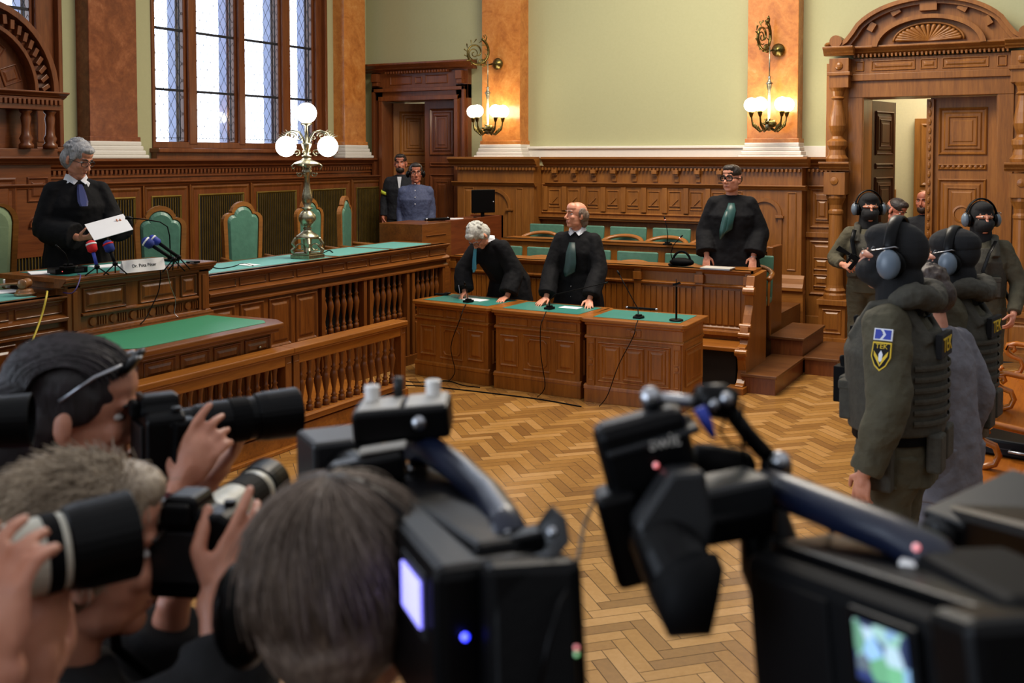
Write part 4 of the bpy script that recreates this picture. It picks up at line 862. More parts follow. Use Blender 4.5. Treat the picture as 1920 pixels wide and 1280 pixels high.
def headmb(mb, H, chub=1.0, s=1.0):
    T = H @ Matrix.Diagonal((s, s, s, 1)); q = MB(T)
    q.sph((0, .012, .03), (.075, .095, .085), 20); q.sph((0, -.022, -.03), (.062 * chub, .068, .085), 18); q.sph((0, -.058, -.092), (.030 * chub, .028, .022), 12)
    for e in (-1, 1):
        q.sph((e * .034 * chub, -.018, -.066), (.027 * chub, .045, .036), 10); q.sph((e * .035, -.062, -.022), (.025 * chub, .021, .022), 10)
        q.cap((0, -.084, .027), (e * .038, -.074, .030), .011, .009, 8); q.sph((e * .012, -.098, -.036), (.009, .010, .008), 8)
        q.sph((e * .077, .012, -.008), (.009, .019, .031), 10, rot=Matrix.Rotation(R(e * 18), 3, 'Z')); q.sph((e * .074, .004, -.03), (.01, .012, .012), 8)
    q.cap((0, -.082, .018), (0, -.110, -.026), .009, .0125, 8); q.sph((0, -.108, -.031), (.012, .012, .010), 8)
    q.cap((-.017, -.083, -.059), (.017, -.083, -.059), .0075, .0075, 8); q.cap((-.014, -.082, -.069), (.014, -.082, -.069), .008, .008, 8)
    q.sph((0, -.045, .06), (.058, .047, .05), 12)
    mb.v += q.v; k = len(mb.v) - len(q.v); mb.f += [tuple(i + k for i in f) for f in q.f]; mb.mi += q.mi
    return T
def facebits(r, T, beard=None, brow='hdark', mouth=True, eyes=True):
    if eyes:
        for e in (-1, 1):
            q = MB(T); q.sph((e * .030, -.0655, .008), (.0130, .0125, .0078), 12); q.cur = 1; q.sph((e * .030, -.0745, .008), (.0055, .0045, .0055), 8); q.build('eye', [M['eye'], M['iris']], r, smooth=True)
            q = MB(T); q.chain([(e * .014, -.0945, .030), (e * .030, -.0915, .036), (e * .047, -.078, .030)], [.004, .0045, .003], 6); q.build('eyebrow', M[brow], r, smooth=True)
    if mouth:
        q = MB(T); q.chain([(-.021, -.084, -.0625), (0, -.0915, -.0625), (.021, -.084, -.0625)], [.003, .0055, .003], 6); q.build('lips', M['lip'], r, smooth=True)
def glasses(r, T, mt, th=.002, w_=.025, h_=.017):
    q = MB(T)
    for e in (-1, 1):
        q.tube([(e * .032 + w_ * math.copysign(abs(math.cos(t)) ** .7, math.cos(t)), -.104 + .012 * abs(e * .032 + w_ * math.cos(t)) / .05, .004 + h_ * math.copysign(abs(math.sin(t)) ** .7, math.sin(t))) for t in [k * .3142 for k in range(21)]], th, 6)
        q.tube([(e * .058, -.095, .010), (e * .078, -.06, .010), (e * .083, .005, .004)], th, 6)
    q.tube([(-.008, -.108, .008), (0, -.110, .012), (.008, -.108, .008)], th, 6)
    q.build('glasses', M[mt], r, smooth=True)
def hair(r, T, mt, kind='short', vox=.006, n=0, name='hair', seed=1):
    q = MB(T); rn = random.Random(seed)
    if kind == 'short':
        q.sph((0, .012, .055), (.082, .096, .076), 20); q.sph((0, -.042, .092), (.061, .054, .036), 14); q.sph((0, .032, .0), (.082, .088, .082), 18)
        for e in (-1, 1): q.sph((e * .071, -.012, .018), (.010, .035, .035), 10)
    elif kind == 'balding':
        q.sph((0, .055, -.005), (.080, .068, .072), 18)
        for e in (-1, 1): q.sph((e * .07, .02, .02), (.017, .045, .05), 12)
        q.sph((0, .075, -.06), (.06, .045, .055), 12)
    elif kind == 'full':
        q.sph((0, .016, .055), (.086, .100, .084), 20); q.sph((0, .04, -.01), (.086, .085, .085), 16); q.sph((0, -.055, .088), (.055, .04, .030), 12)
        for e in (-1, 1): q.sph((e * .074, -.015, .025), (.011, .03, .035), 10)
        for i in range(40):
            t, p = rn.uniform(-2.6, -.55) - .0, rn.uniform(.1, 1.4); d = V((math.cos(t * 2.4) * math.sin(p), math.sin(t * 2.4) * math.sin(p) * .9 + .1, math.cos(p))); q.sph(V((0, .015, .05)) + V((d.x * .085, d.y * .095, d.z * .084)), rn.uniform(.010, .016), 8)
    elif kind == 'crew': q.sph((0, .004, .056), (.079, .094, .072), 20); q.sph((0, -.044, .094), (.058, .050, .032), 14); q.sph((0, .03, .0), (.078, .080, .065), 14)
    return q.build(name, M[mt], r, vox=vox, sm=2, disp=(.006, .02), smooth=True)
def bodymb(j, hands, H, chub=1.0, bulk=1.0, hs=1.0, legs=True):
    mb = MB(); s = j['s']
    up = j['nek']; mb.cap(j['nek'] + (j['che'] - j['nek']) * .2, j['hed'] + V((0, .02, -.03)), .062 * s, .054 * s, 14)
    def tor(a, b, r1, r2, f=.68):
        a, b = V(a), V(b); t = (b - a).normalized(); x = V((1, 0, 0)); x = (x - t * x.dot(t)).normalized(); y = t.cross(x); rs = []
        for i in range(9):
            u = i / 8; k = r1 + (r2 - r1) * u; e = math.sqrt(max(.05, 1 - ((i - 4) / 4.4) ** 6)); c = a + (b - a) * u
            rs.append([tuple(c + x * k * e * math.cos(w_ * .3927) + y * k * f * e * math.sin(w_ * .3927)) for w_ in range(16)])
        mb.rings(rs)
    shm = (j['shR'] + j['shL']) / 2
    tor(j['pel'] - V((0, 0, .08)), j['wai'], .15 * bulk, .135 * bulk); tor(j['wai'] - (j['wai'] - j['pel']) * .3, j['che'], .135 * bulk, .165 * bulk); tor(j['che'] - (j['che'] - j['wai']) * .3, shm + (j['nek'] - shm) * .3, .165 * bulk, .12 * bulk)
    mb.cap(j['shR'], j['shL'], .055, .055, 12)
    for S, sg in (('R', -1), ('L', 1)):
        mb.chain([j['sh' + S], j['el' + S], j['wr' + S]], [.052 * s, .040 * s, .027 * s], 12)
        hd = hands.get(S)
        if hd: hand(mb, j['wr' + S], hd[0], hd[1], hd[2], *hd[3:])
        if legs:
            mb.chain([j['hip' + S], j['kn' + S], j['an' + S]], [.085 * s, .056 * s, .04 * s], 12); mb.sph(j['an' + S] + V((0, -.06, -.035)), (.045, .13, .042), 12)
    T = headmb(mb, Matrix.Translation(j['hed']) @ H, chub, s * 1.14)
    return mb, T
def loftc(mb, pts, rad, f=.68, folds=0, nf=9, seg=48, ph=0., xdir=(1, 0, 0)):
    n = len(pts); rs = []; pts = [V(p) for p in pts]
    for i in range(n):
        t = (pts[min(i + 1, n - 1)] - pts[max(0, i - 1)]).normalized(); x = V(xdir); x = (x - t * x.dot(t)).normalized(); y = t.cross(x); a = rad[i]; ax, ay = a if hasattr(a, '__len__') else (a, a * f)
        fo = folds[i] if hasattr(folds, '__len__') else folds; ring = []
        for k in range(seg):
            w_ = 2 * math.pi * k / seg; e = 1 + fo * (math.sin(nf * w_ + ph) * .6 + .4 * math.sin((nf * 2 - 3) * w_ + ph * 2 + i * .15)); ring.append(tuple(pts[i] + x * ax * e * math.cos(w_) + y * ay * e * math.sin(w_)))
        rs.append(ring)
    mb.rings(rs)
def sleeve(mb, j, S, r0, r1, r2, ext=0., fold=.05, ph=0.):
    a, b, c = j['sh' + S], j['el' + S], j['wr' + S]; pts = []; rr = []
    for i in range(6): pts.append(a + (b - a) * i / 6.0); rr.append(r0 + (r1 - r0) * i / 6.0)
    for i in range(7): pts.append(b + (c - b) * (i / 6.0 * (1 - ext))); rr.append(r1 + (r2 - r1) * i / 6.0)
    # smooth the elbow
    pts = [pts[0]] + [(pts[i - 1] + pts[i] * 2 + pts[i + 1]) / 4 for i in range(1, len(pts) - 1)] + [pts[-1]]
    n = len(pts); up = V((0, 0, 1)) if abs((b - a).normalized().z) < .8 else V((0, 1, 0))
    loftc(mb, pts, [(q, q) for q in rr], 1, fold, 5, 24, ph, tuple(up)); mb.sph(a, r0 * 1.02, 14)
def robe(r, j, hem=.2, w_=1.0, sl=(.085, .10, .12), ext=.08, mt='robe', name='gown', hemw=.32, shl=.075):
    mb = MB(); s = j['s']; shm = (j['shR'] + j['shL']) / 2; base_ = V((j['pel'].x, j['pel'].y + .01, hem)); mid = V((j['pel'].x, j['pel'].y, (hem + j['pel'].z) / 2))
    pts = [base_, mid, j['pel'], j['wai'], j['che'], shm + (j['nek'] - shm) * .0, shm + (j['nek'] - shm) * .55, j['nek'] + (j['nek'] - j['che']).normalized() * .0]
    rad = [(hemw * w_, .23 * w_), (.285 * w_, .20 * w_), (.235 * w_, .17 * w_), (.215 * w_, .155 * w_), (.225 * w_, .155 * w_), (.185, .115), (.125, .09), (.078, .075)]
    loftc(mb, pts, rad, 1, [.06, .05, .035, .02, .012, .005, 0, 0], 11, 64, .7)
    for S in 'RL': mb.cap(j['nek'] + (j['che'] - j['nek']) * .22, j['sh' + S], .07, shl * .93, 14)
    for S in 'RL': sleeve(mb, j, S, sl[0], sl[1], sl[2], ext, .04, 1.3 if S == 'R' else .2)
    return mb.build(name, M[mt], r, vox=.010, sm=4, disp=(.014, .09), smooth=True)
def jacket(r, j, mt, name='jacket', bulk=1.0, sl=(.068, .062, .045), ext=.06, low=.86, vox=.009, disp=(.014, .06), col=.075):
    mb = MB(); shm = (j['shR'] + j['shL']) / 2; lo = j['pel'] + V((0, 0, low - .94))
    pts = [lo, j['pel'], j['wai'], j['che'], shm, shm + (j['nek'] - shm) * .6, j['nek'] + (j['nek'] - j['che']).normalized() * .01]
    rad = [(.185 * bulk, .135 * bulk), (.18 * bulk, .13 * bulk), (.17 * bulk, .125 * bulk), (.20 * bulk, .14 * bulk), (.165 * bulk, .11 * bulk), (.115 * bulk, .09), (col, col)]
    loftc(mb, pts, rad, 1, [.02, .02, .02, .01, 0, 0, 0], 7, 40, .4); 
    for S in 'RL': mb.cap(j['nek'] + (j['che'] - j['nek']) * .22, j['sh' + S], .068, sl[0] * .93, 14); sleeve(mb, j, S, *sl, ext, .035, 1.1)
    return mb.build(name, M[mt], r, vox=vox, sm=3, disp=disp, smooth=True)
def trousers(r, j, mt, bulk=1.0):
    mb = MB()
    mb.sph(j['pel'] - V((0, 0, .03)), (.175 * bulk, .125 * bulk, .12), 18)
    for S in 'RL':
        a, b, c = j['hip' + S], j['kn' + S], j['an' + S]; pts = [a + (b - a) * i / 4 for i in range(4)] + [b + (c - b) * i / 4 for i in range(5)]
        loftc(mb, [p - V((0, 0, .0)) for p in pts], [(.108 * bulk, .115 * bulk), (.104 * bulk, .108 * bulk), (.096, .1), (.088, .09), (.085, .085), (.08, .082), (.075, .078), (.072, .075), (.075, .08)], 1, .03, 6, 24)
    mb.build('trousers', M[mt], r, vox=.010, sm=3, disp=(.014, .06), smooth=True)
    for S in 'RL': q = MB(); q.sph(j['an' + S] + V((0, -.06, -.03)), (.052, .145, .05), 14); q.cap(j['an' + S], j['an' + S] + V((0, 0, .12)), .055, .06, 12); q.build('boot', M['black'], r, vox=.010, smooth=True)
def human(label, cat, loc, rz, j, hands, skin='skin', head=(0, 0, 0), chub=1., bulk=1., vox=.0055, legs=True, hs=1.):
    r = thing('person', label, cat, loc, rz); H = rotm(head[0], head[1], head[2]); mb, T = bodymb(j, hands, H, chub, bulk, hs, legs)
    mb.build('body', M[skin], r, vox=vox, sm=2, smooth=True); return r, T
def jabot(r, pts, w_, mt, name, d=.02):
    q = MB(); n = len(pts); rs = []
    for i, p in enumerate(pts):
        ww = w_[i]; t = d * (1 + .3 * math.sin(i * 2.1)); ring = []
        for k in range(12): a = 2 * math.pi * k / 12; ring.append((p[0] + ww * math.cos(a), p[1] + t * math.sin(a) * (1 + .4 * math.sin(3 * a)), p[2]))
        rs.append(ring)
    q.rings(rs); return q.build(name, M[mt], r, smooth=True)
def collar(r, j, mt='shirtw', open_=.05):
    q = MB(); c = j['nek'] + V((0, -.005, .015)); up = (j['hed'] - j['nek']).normalized()
    for e in (-1, 1): q.add([tuple(c + V(p)) for p in ((e * .075, .03, .035), (e * .058, -.05, .02), (e * .012, -.085, -.02), (e * .045, -.105, -.05), (e * .07, -.07, -.03), (e * .09, .02, .0))], [(0, 1, 2, 3, 4, 5)])
    q.lathe([(.058, .03), (.066, .03), (.078, -.03), (.07, -.035)], tuple(c + V((0, .012, 0))), 20)
    o = q.build('shirt_collar', M[mt], r); md = o.modifiers.new('t', 'SOLIDIFY'); md.thickness = .004; return o

# --- the judge reading, left
jz = .46
j = JT(1.86); lean(j, 4); j['hed'] = j['nek'] + V((0, -.055, .165))
j.update(elR=V((-.255, -.04, 1.16)), wrR=V((-.05, -.33, 1.11)), elL=V((.265, -.08, 1.18)), wrL=V((.26, -.32, 1.17)))
r, T = human('grey-haired person in black gown and blue tie, standing and reading a paper', 'person', (-7.08, 5.66, jz), 64, j, {'R': ((.65, -.7, .1), (.3, .3, .9), 1, (45, 50, 55, 55), 30), 'L': ((-.35, -.9, .15), (-.4, .2, .9), -1, (45, 50, 55, 55), 30)}, head=(34, 24, 0))
facebits(r, T, brow='hdark'); hair(r, T, 'hgrey', 'full'); glasses(r, T, 'grey', .0022); robe(r, j, .12, 1.05, (.08, .10, .11), .12, hemw=.3, shl=.08)
q = MB(); c = j['nek']; q.add([tuple(c + V(p)) for p in ((-.085, .02, .03), (-.13, -.06, -.05), (-.02, -.155, -.20), (.085, -.075, -.03), (.08, .02, .03))] + [tuple(c + V((0, -.06, .03)))], [(0, 1, 5), (1, 2, 5), (2, 3, 5), (3, 4, 5)]); o = q.build('shirt_front', M['shirtw'], r); o.modifiers.new('t', 'SOLIDIFY').thickness = .012
collar(r, j); q = MB(); q.rings([[tuple(c + V((x * w_, -.105 - .05 * k - y_, -.035 - .07 * k))) for x, y_ in ((-1, 0), (-.6, .014), (.6, .014), (1, 0), (0, -.01))] for k, w_ in ((0, .018), (.4, .026), (1, .034), (1.9, .040), (2.4, .03))]); q.build('necktie', M['tieb'], r)
pm = gm(r) @ Matrix.Translation((.135, -.46, 1.195)) @ Matrix.Rotation(R(-14), 4, 'Y') @ Matrix.Rotation(R(34), 4, 'X'); q = MB(); q.box(-.15, .15, -.105, .105, -.002, .002); o = q.build('paper_document', M['paper']); o.location = pm.translation; o.rotation_euler = pm.to_euler(); tag(o, 'sheet of paper held up by the reading judge', 'paper')
# --- lawyer bent over writing
j = JT(1.76); lean(j, 40); lean(j, 30, ('hed',), 'nek'); j['hed'] = j['nek'] + V((0, -.135, .055))
j.update(elR=V((-.27, -.42, 1.02)), wrR=V((-.17, -.50, .815)), elL=V((.26, -.22, 1.03)), wrL=V((.28, -.36, .80)))
r, T = human('silver-haired person in black gown bending over the left desk and writing', 'person', (-5.20, 9.48, 0), -12, j, {'R': ((.15, -.75, -.35), (.5, .1, -.8), 1, (35, 40, 50, 55), 35), 'L': ((.15, -.9, -.15), (0, 0, -1), -1, (12, 10, 10, 12), 20)}, head=(-6, 58, 0))
facebits(r, T, brow='hgrey'); hair(r, T, 'hsilver', 'full'); glasses(r, T, 'grey', .0018); robe(r, j, .3, 1.0, (.082, .095, .10), .14, hemw=.27)
c = j['nek']; jabot(r, [c + V((-.03, -.13, -.02)), c + V((-.035, -.15, -.10)), c + V((-.045, -.15, -.2)), c + V((-.05, -.145, -.28)), c + V((-.06, -.14, -.32))], [.012, .02, .026, .03, .006], 'tiec', 'light_blue_scarf', .01); collar(r, j)
trousers(r, j, 'darkcloth', .9)
q = MB(); q.cap((-.0, 0, 0), (-.035, .02, .13), .003, .004, 8); o = q.build('pen', M['steel'], None, smooth=True); o.location = (-5.46, 8.93, .77); tag(o, 'pen held by the writing lawyer over the white sheet', 'pen')
# --- lawyer standing, hands on the middle desk
j = JT(1.75); lean(j, 6)
j.update(elR=V((-.245, -.12, 1.10)), wrR=V((-.235, -.33, .83)), elL=V((.245, -.12, 1.10)), wrL=V((.20, -.34, .83)))
r, T = human('balding grey person in black gown, both hands spread flat on the middle desk', 'person', (-4.36, 9.38, 0), 10, j, {'R': ((-.35, -.9, -.38), (0, .1, -1), 1, (6, 6, 6, 6), 5, ), 'L': ((.2, -.9, -.38), (0, .1, -1), -1, (6, 6, 6, 6), 5)}, head=(-42, -4, 0), hs=1.0)
facebits(r, T, brow='hgb'); hair(r, T, 'hgb', 'balding'); robe(r, j, .25, .98, (.08, .085, .09), .10, hemw=.26); collar(r, j); trousers(r, j, 'darkcloth', .9)
c = j['nek']; jabot(r, [c + V((-.02, -.12, -.1)), c + V((-.02, -.165, -.2)), c + V((-.02, -.18, -.3)), c + V((-.03, -.19, -.38)), c + V((-.06, -.19, -.43))], [.03, .05, .058, .06, .015], 'tied', 'dark_green_scarf', .012)
q = MB(); q.sph((-.03, -.175, .93), .007, 8); q.sph((-.03, -.175, .83), .007, 8); q.build('gown_button', M['steel'], r, smooth=True)
# --- lawyer standing in the jury box
j = JT(1.80); lean(j, 3)
j.update(elR=V((-.265, .0, 1.14)), wrR=V((-.24, -.15, .90)), elL=V((.275, .0, 1.14)), wrL=V((.22, -.15, .90)))
r, T = human('stout person in glasses, black gown and green scarf, standing behind the jury box front', 'person', (-3.10, 10.37, .3), 14, j, {'R': ((.0, -.45, -.9), (.1, .9, -.4), 1, (12, 14, 16, 20), 25), 'L': ((-.05, -.5, -.9), (-.1, .9, -.4), -1, (12, 14, 16, 20), 25)}, head=(-30, 0, 0), chub=1.14, bulk=1.2)
facebits(r, T); hair(r, T, 'hdark', 'crew'); glasses(r, T, 'black', .0048, .028, .019); robe(r, j, .1, 1.12, (.085, .10, .11), .10, hemw=.28, shl=.085)
c = j['nek']; jabot(r, [c + V((0, -.12, -.07)), c + V((-.0, -.17, -.14)), c + V((-.02, -.20, -.24)), c + V((-.03, -.205, -.33)), c + V((-.07, -.205, -.38))], [.03, .05, .05, .045, .012], 'tieg', 'green_scarf', .014)
jabot(r, [c + V((-.035, -.16, -.14)), c + V((-.05, -.2, -.22)), c + V((-.07, -.215, -.34)), c + V((-.10, -.215, -.43))], [.02, .035, .04, .012], 'tieg', 'green_scarf_tail', .012)
q = MB(); q.tube([tuple(j['wrL'] + V((.033 * math.cos(t), .02 * math.sin(t), .012 * 0))) for t in [k * .45 for k in range(15)]], .006, 6); q.build('wristwatch', M['steel'], r, smooth=True)
# --- man in blue shirt, headphones
j = JT(1.64); j['elR'].x += .03; j['elL'].x -= .03; j['wrR'].x += .03; j['wrL'].x -= .03; r, T = human('person in blue checked shirt wearing headphones behind the reddish box desk', 'person', (-7.42, 11.05, .46), 30, j, {'R': ((0, -.2, -1), (.9, 0, 0), 1), 'L': ((0, -.2, -1), (-.9, 0, 0), -1)}, 'skin2', head=(8, 0, 0), bulk=1.15)
facebits(r, T); hair(r, T, 'hdark', 'short'); glasses(r, T, 'black', .0025); jacket(r, j, 'blueshirt', 'shirt', 1.08, (.074, .062, .048)); trousers(r, j, 'darkcloth')
def phones(r, T, cup='black', cupm=None, sz=.036, off=0.):
    T = T @ Matrix.Diagonal((1 + off * 10, 1, 1 + off * 4, 1)); q = MB(T); q.tube([(.092 * math.cos(R(t)), .015, .015 + .115 * math.sin(R(t))) for t in range(0, 181, 12)], [(.005, .014)] * 16, 8, flat=(1, 0, 0)); b_ = q.build('headband', M['black'], r, smooth=True)
    for e in (-1, 1): q = MB(T); q.sph((e * .093, .015, -.01), (.026, sz, sz * 1.2), 16); q.build('ear_cup', M[cupm or cup], r, smooth=True)
phones(r, T)
q = MB(); 
for k in range(4): q.sph((0, -.155 - .004 * k, 1.40 - .085 * k), .007, 8)
q.build('shirt_button', M['paper'], r, smooth=True)
# --- guard in the left doorway
j = JT(1.76); r, T = human('bearded person in black jacket with yellow armband in the left doorway', 'person', (-8.45, 12.2, .46), 28, j, {'R': ((0, -.2, -1), (.9, 0, 0), 1), 'L': ((0, -.2, -1), (-.9, 0, 0), -1)}, 'skin2')
facebits(r, T); hair(r, T, 'hdark', 'crew'); jacket(r, j, 'darkcloth', 'jacket', 1.1); trousers(r, j, 'darkcloth')
q = MB(); pa, pb = j['shR'], j['elR']; c0 = pa + (pb - pa) * .55; c1 = pa + (pb - pa) * .72; q.tube([c0, c1], .078, 16); q.build('yellow_armband', M['hivis'], r, smooth=True)
q = MB(T); q.sph((0, -.045, -.075), (.056, .055, .045), 14); q.build('beard', M['hdark'], r, vox=.006, smooth=True)
q = MB(); q.rings([[(x, -.155 + .0 * z, z) for x, z in ((-.03, 1.46), (.03, 1.46), (.01, 1.3), (-.01, 1.3))], [(x, -.165, z) for x, z in ((-.03, 1.46), (.03, 1.46), (.01, 1.3), (-.01, 1.3))]]); q.build('shirt_front', M['shirtw'], r)
# ================================================================ officers
def balaclava(r, T, eyeslot=True, band=True):
    q = MB(T); q.sph((0, .012, .034), (.086, .106, .096), 22); q.sph((0, -.03, -.055), (.070, .078, .062), 18); q.sph((0, -.046, -.050), (.067, .085, .056), 16); q.sph((0, -.03, .072), (.069, .074, .048), 16); q.sph((-.032, -.060, -.036), (.040, .036, .032), 14); q.sph((.032, -.060, -.036), (.040, .036, .032), 14); q.sph((0, .03, -.07), (.074, .075, .07), 16); q.cap((0, .02, -.08), (0, .03, -.16), .075, .085, 16)
    o = q.build('balaclava', M['knit'], r, vox=.007, sm=2, smooth=True)
    if eyeslot:   # skin strip left open around the eyes
        q = MB(T); q.sph((0, -.046, .010), (.064, .063, .021), 18); q.cap((0, -.104, .012), (0, -.110, -.002), .008, .009, 8); q.build('eye_area', M['skin'], r, vox=.005, smooth=True)
        for e in (-1, 1):
            q = MB(T); q.sph((e * .027, -.0935, .011), (.011, .010, .006), 10); q.cur = 1; q.sph((e * .027, -.102, .011), (.0045, .003, .0045), 8); q.build('eye', [M['eye'], M['iris']], r, smooth=True)
            q = MB(T); q.chain([(e * .014, -.104, .024), (e * .028, -.100, .027), (e * .042, -.090, .024)], [.0018, .0022, .0015], 6); q.build('eyebrow', M['hdark'], r, smooth=True)
def defenders(r, T):
    q = MB(T); q.tube([(.108 * math.cos(R(t)), .01, .01 + .135 * math.sin(R(t))) for t in range(10, 171, 10)], [(.007, .022)] * 17, 8, flat=(1, 0, 0)); q.build('headband', M['black'], r, smooth=True)
    for e in (-1, 1):
        q = MB(T); q.sph((e * .112, .012, -.012), (.030, .040, .052), 18); c = q.build('ear_defender', M['muff'], r, smooth=True)
        q = MB(T); q.lathe([(.03, 0), (.048, 0), (.052, .012), (.048, .025), (.03, .025)], (0, 0, 0), 16, 'x', Matrix.Translation((e * .088 - (.012 if e > 0 else .012), .012, -.012))); q.build('cushion', M['black'], c, smooth=True)
        q = MB(T); q.tube([(e * .10, -.03, .04), (e * .12, -.04, .045), (e * .12, -.05, .03), (e * .115, .03, .05), (e * .10, .04, .045)], .0025, 6); q.build('wire_yoke', M['steel'], c, smooth=True)
def vest(r, j, mt='oliveg', bulk=1.0, vox=.009, pouches=True, back=None):
    mb = MB(); pts = [j['pel'] + V((0, 0, .06)), j['wai'], j['che'], j['che'] + (j['nek'] - j['che']) * .55]
    loftc(mb, pts, [(.20 * bulk, .165 * bulk), (.205 * bulk, .17 * bulk), (.205 * bulk, .175 * bulk), (.16 * bulk, .14 * bulk)], 1, 0, 5, 32)
    for e in (-1, 1): mb.tube([j['che'] + V((e * .11, -.15, .05)), j['nek'] + V((e * .10, -.09, -.01)), j['nek'] + V((e * .11, .03, .02)), j['che'] + V((e * .11, .16, .05))], [(.02, .035)] * 4, 8)
    o = mb.build('tactical_vest', M[mt], r, vox=vox, sm=1, smooth=True)
    if pouches:
        for i, (x, w_) in enumerate(((-.13, .035), (-.05, .035), (.03, .035), (.11, .035))):
            q = MB(); c = j['wai'] + V((x, -.17 - .02 * bulk + abs(x) * .25, .02)); q.box(c.x - w_, c.x + w_, c.y - .035, c.y + .03, c.z - .08, c.z + .08); q.box(c.x - w_ - .003, c.x + w_ + .003, c.y - .04, c.y + .03, c.z + .045, c.z + .085); q.build('pouch', M[mt], o, bevel=.008)
    return o
def rifle(label, p, q_, up=(0, 0, 1)):
    p, q_ = V(p), V(q_); d = (q_ - p); L = d.length; x = d.normalized(); z = V(up); z = (z - x * z.dot(x)).normalized(); y = z.cross(x)
    r = bpy.data.objects.new('assault_rifle', None); COL.objects.link(r); m = Matrix((x, y, z)).transposed().to_4x4(); m.translation = p; r.location = p; r.rotation_euler = m.to_euler(); tag(r, label, 'rifle')
    s = L / .75; k = MB(Matrix.Scale(s, 4)); k.box(.2, .5, -.022, .022, -.03, .04); k.box(.30, .36, -.015, .015, -.17, -.03); k.box(.22, .26, -.015, .015, -.12, -.02); k.box(.25, .42, -.012, .012, .04, .06); k.build('receiver', M['black'], r, bevel=.004)
    k = MB(Matrix.Scale(s, 4)); k.prism([(0, -.07), (0, .02), (.2, .03), (.2, -.01)], -.018, .018, 'y'); k.build('stock', M['blackmat'], r, bevel=.004)
    k = MB(Matrix.Scale(s, 4)); k.tube([(.5, 0, .012), (.78, 0, .012)], .010, 10); k.tube([(.46, 0, .012), (.64, 0, .012)], .026, 10); k.build('barrel', M['black'], r, smooth=True); return r
def sling(r, pts): q = MB(); q.tube(pts, [(.004, .02)] * len(pts), 8); q.build('sling', M['black'], r, smooth=True)
# officer at the portal's left column
OX, OY, oz = -1.78, 10.5, 0
j = JT(1.83); j.update(elR=V((-.33, -.02, 1.20)), wrR=V((-.22, -.26, 1.17)), elL=V((.30, -.05, 1.17)), wrL=V((.12, -.30, 1.05)))
r, T = human('masked officer in olive uniform by the column left of the carved portal', 'person', (OX, OY, oz), 6, j, {'R': ((.7, -.7, -.1), (.3, .5, -.6), 1, (50, 55, 60, 60), 35), 'L': ((-.8, -.4, 0), (.0, .3, .9), -1, (50, 55, 60, 60), 30)}, head=(14, -2, 0))
balaclava(r, T); defenders(r, T); jacket(r, j, 'olive', 'uniform_jacket', 1.1, (.078, .07, .052)); vest(r, j); trousers(r, j, 'olive', 1.05)
sling(r, [(-.12, -.16, 1.5), (-.14, -.19, 1.4), (-.1, -.22, 1.2), (-.05, -.24, 1.1)])
rifle('black rifle held slanting down by the masked officer left of the portal', at(1572, 462, 9.85), at(1650, 522, 9.72))
# officer at right, frontal
j = JT(1.80); j.update(elR=V((-.33, .0, 1.16)), wrR=V((-.06, -.25, 1.17)), elL=V((.30, .0, 1.13)), wrL=V((.24, -.22, .90)))
r, T = human('masked officer facing the camera at the far right with a black rifle', 'person', (-.72, 9.66, 0), 8, j, {'R': ((.85, -.35, -.3), (.2, -.2, -.9), 1, (25, 55, 60, 60), 30), 'L': ((-.2, -.5, -.8), (-.5, .3, 0), -1, (40, 45, 50, 50), 30)}, head=(16, -3, 0))
balaclava(r, T); defenders(r, T); jacket(r, j, 'olive', 'uniform_jacket', 1.12, (.08, .072, .055)); vest(r, j); trousers(r, j, 'olive', 1.08)
sling(r, [(.1, -.17, 1.5), (.05, -.21, 1.4), (.0, -.25, 1.25), (.05, -.26, 1.1)])
rifle('black rifle pointing down, held by the masked officer at the far right', at(1838, 478, 9.05), at(1905, 585, 8.9))
# men in the portal
j = JT(1.74); lean(j, 10); r, T = human('dark-haired person in olive top looking down in the portal doorway', 'person', (-1.86, 12.2, 0), 40, j, {'R': ((0, -.2, -1), (.9, 0, 0), 1), 'L': ((0, -.2, -1), (-.9, 0, 0), -1)}, 'skin2', head=(30, 30, 0)); facebits(r, T); hair(r, T, 'hdark', 'crew'); jacket(r, j, 'olive', 'uniform_jacket', 1.1); trousers(r, j, 'olive')
j = JT(1.78); r, T = human('bald bearded person in black standing deep in the portal doorway', 'person', (-1.62, 13.3, 0), -12, j, {'R': ((0, -.2, -1), (.9, 0, 0), 1), 'L': ((0, -.2, -1), (-.9, 0, 0), -1)}, 'skin2', chub=1.1); facebits(r, T); jacket(r, j, 'darkcloth', 'jacket', 1.15); trousers(r, j, 'darkcloth')
q = MB(T); q.sph((0, -.048, -.078), (.056, .052, .045), 14); q.build('beard', M['hbrown'], r, vox=.006, smooth=True)
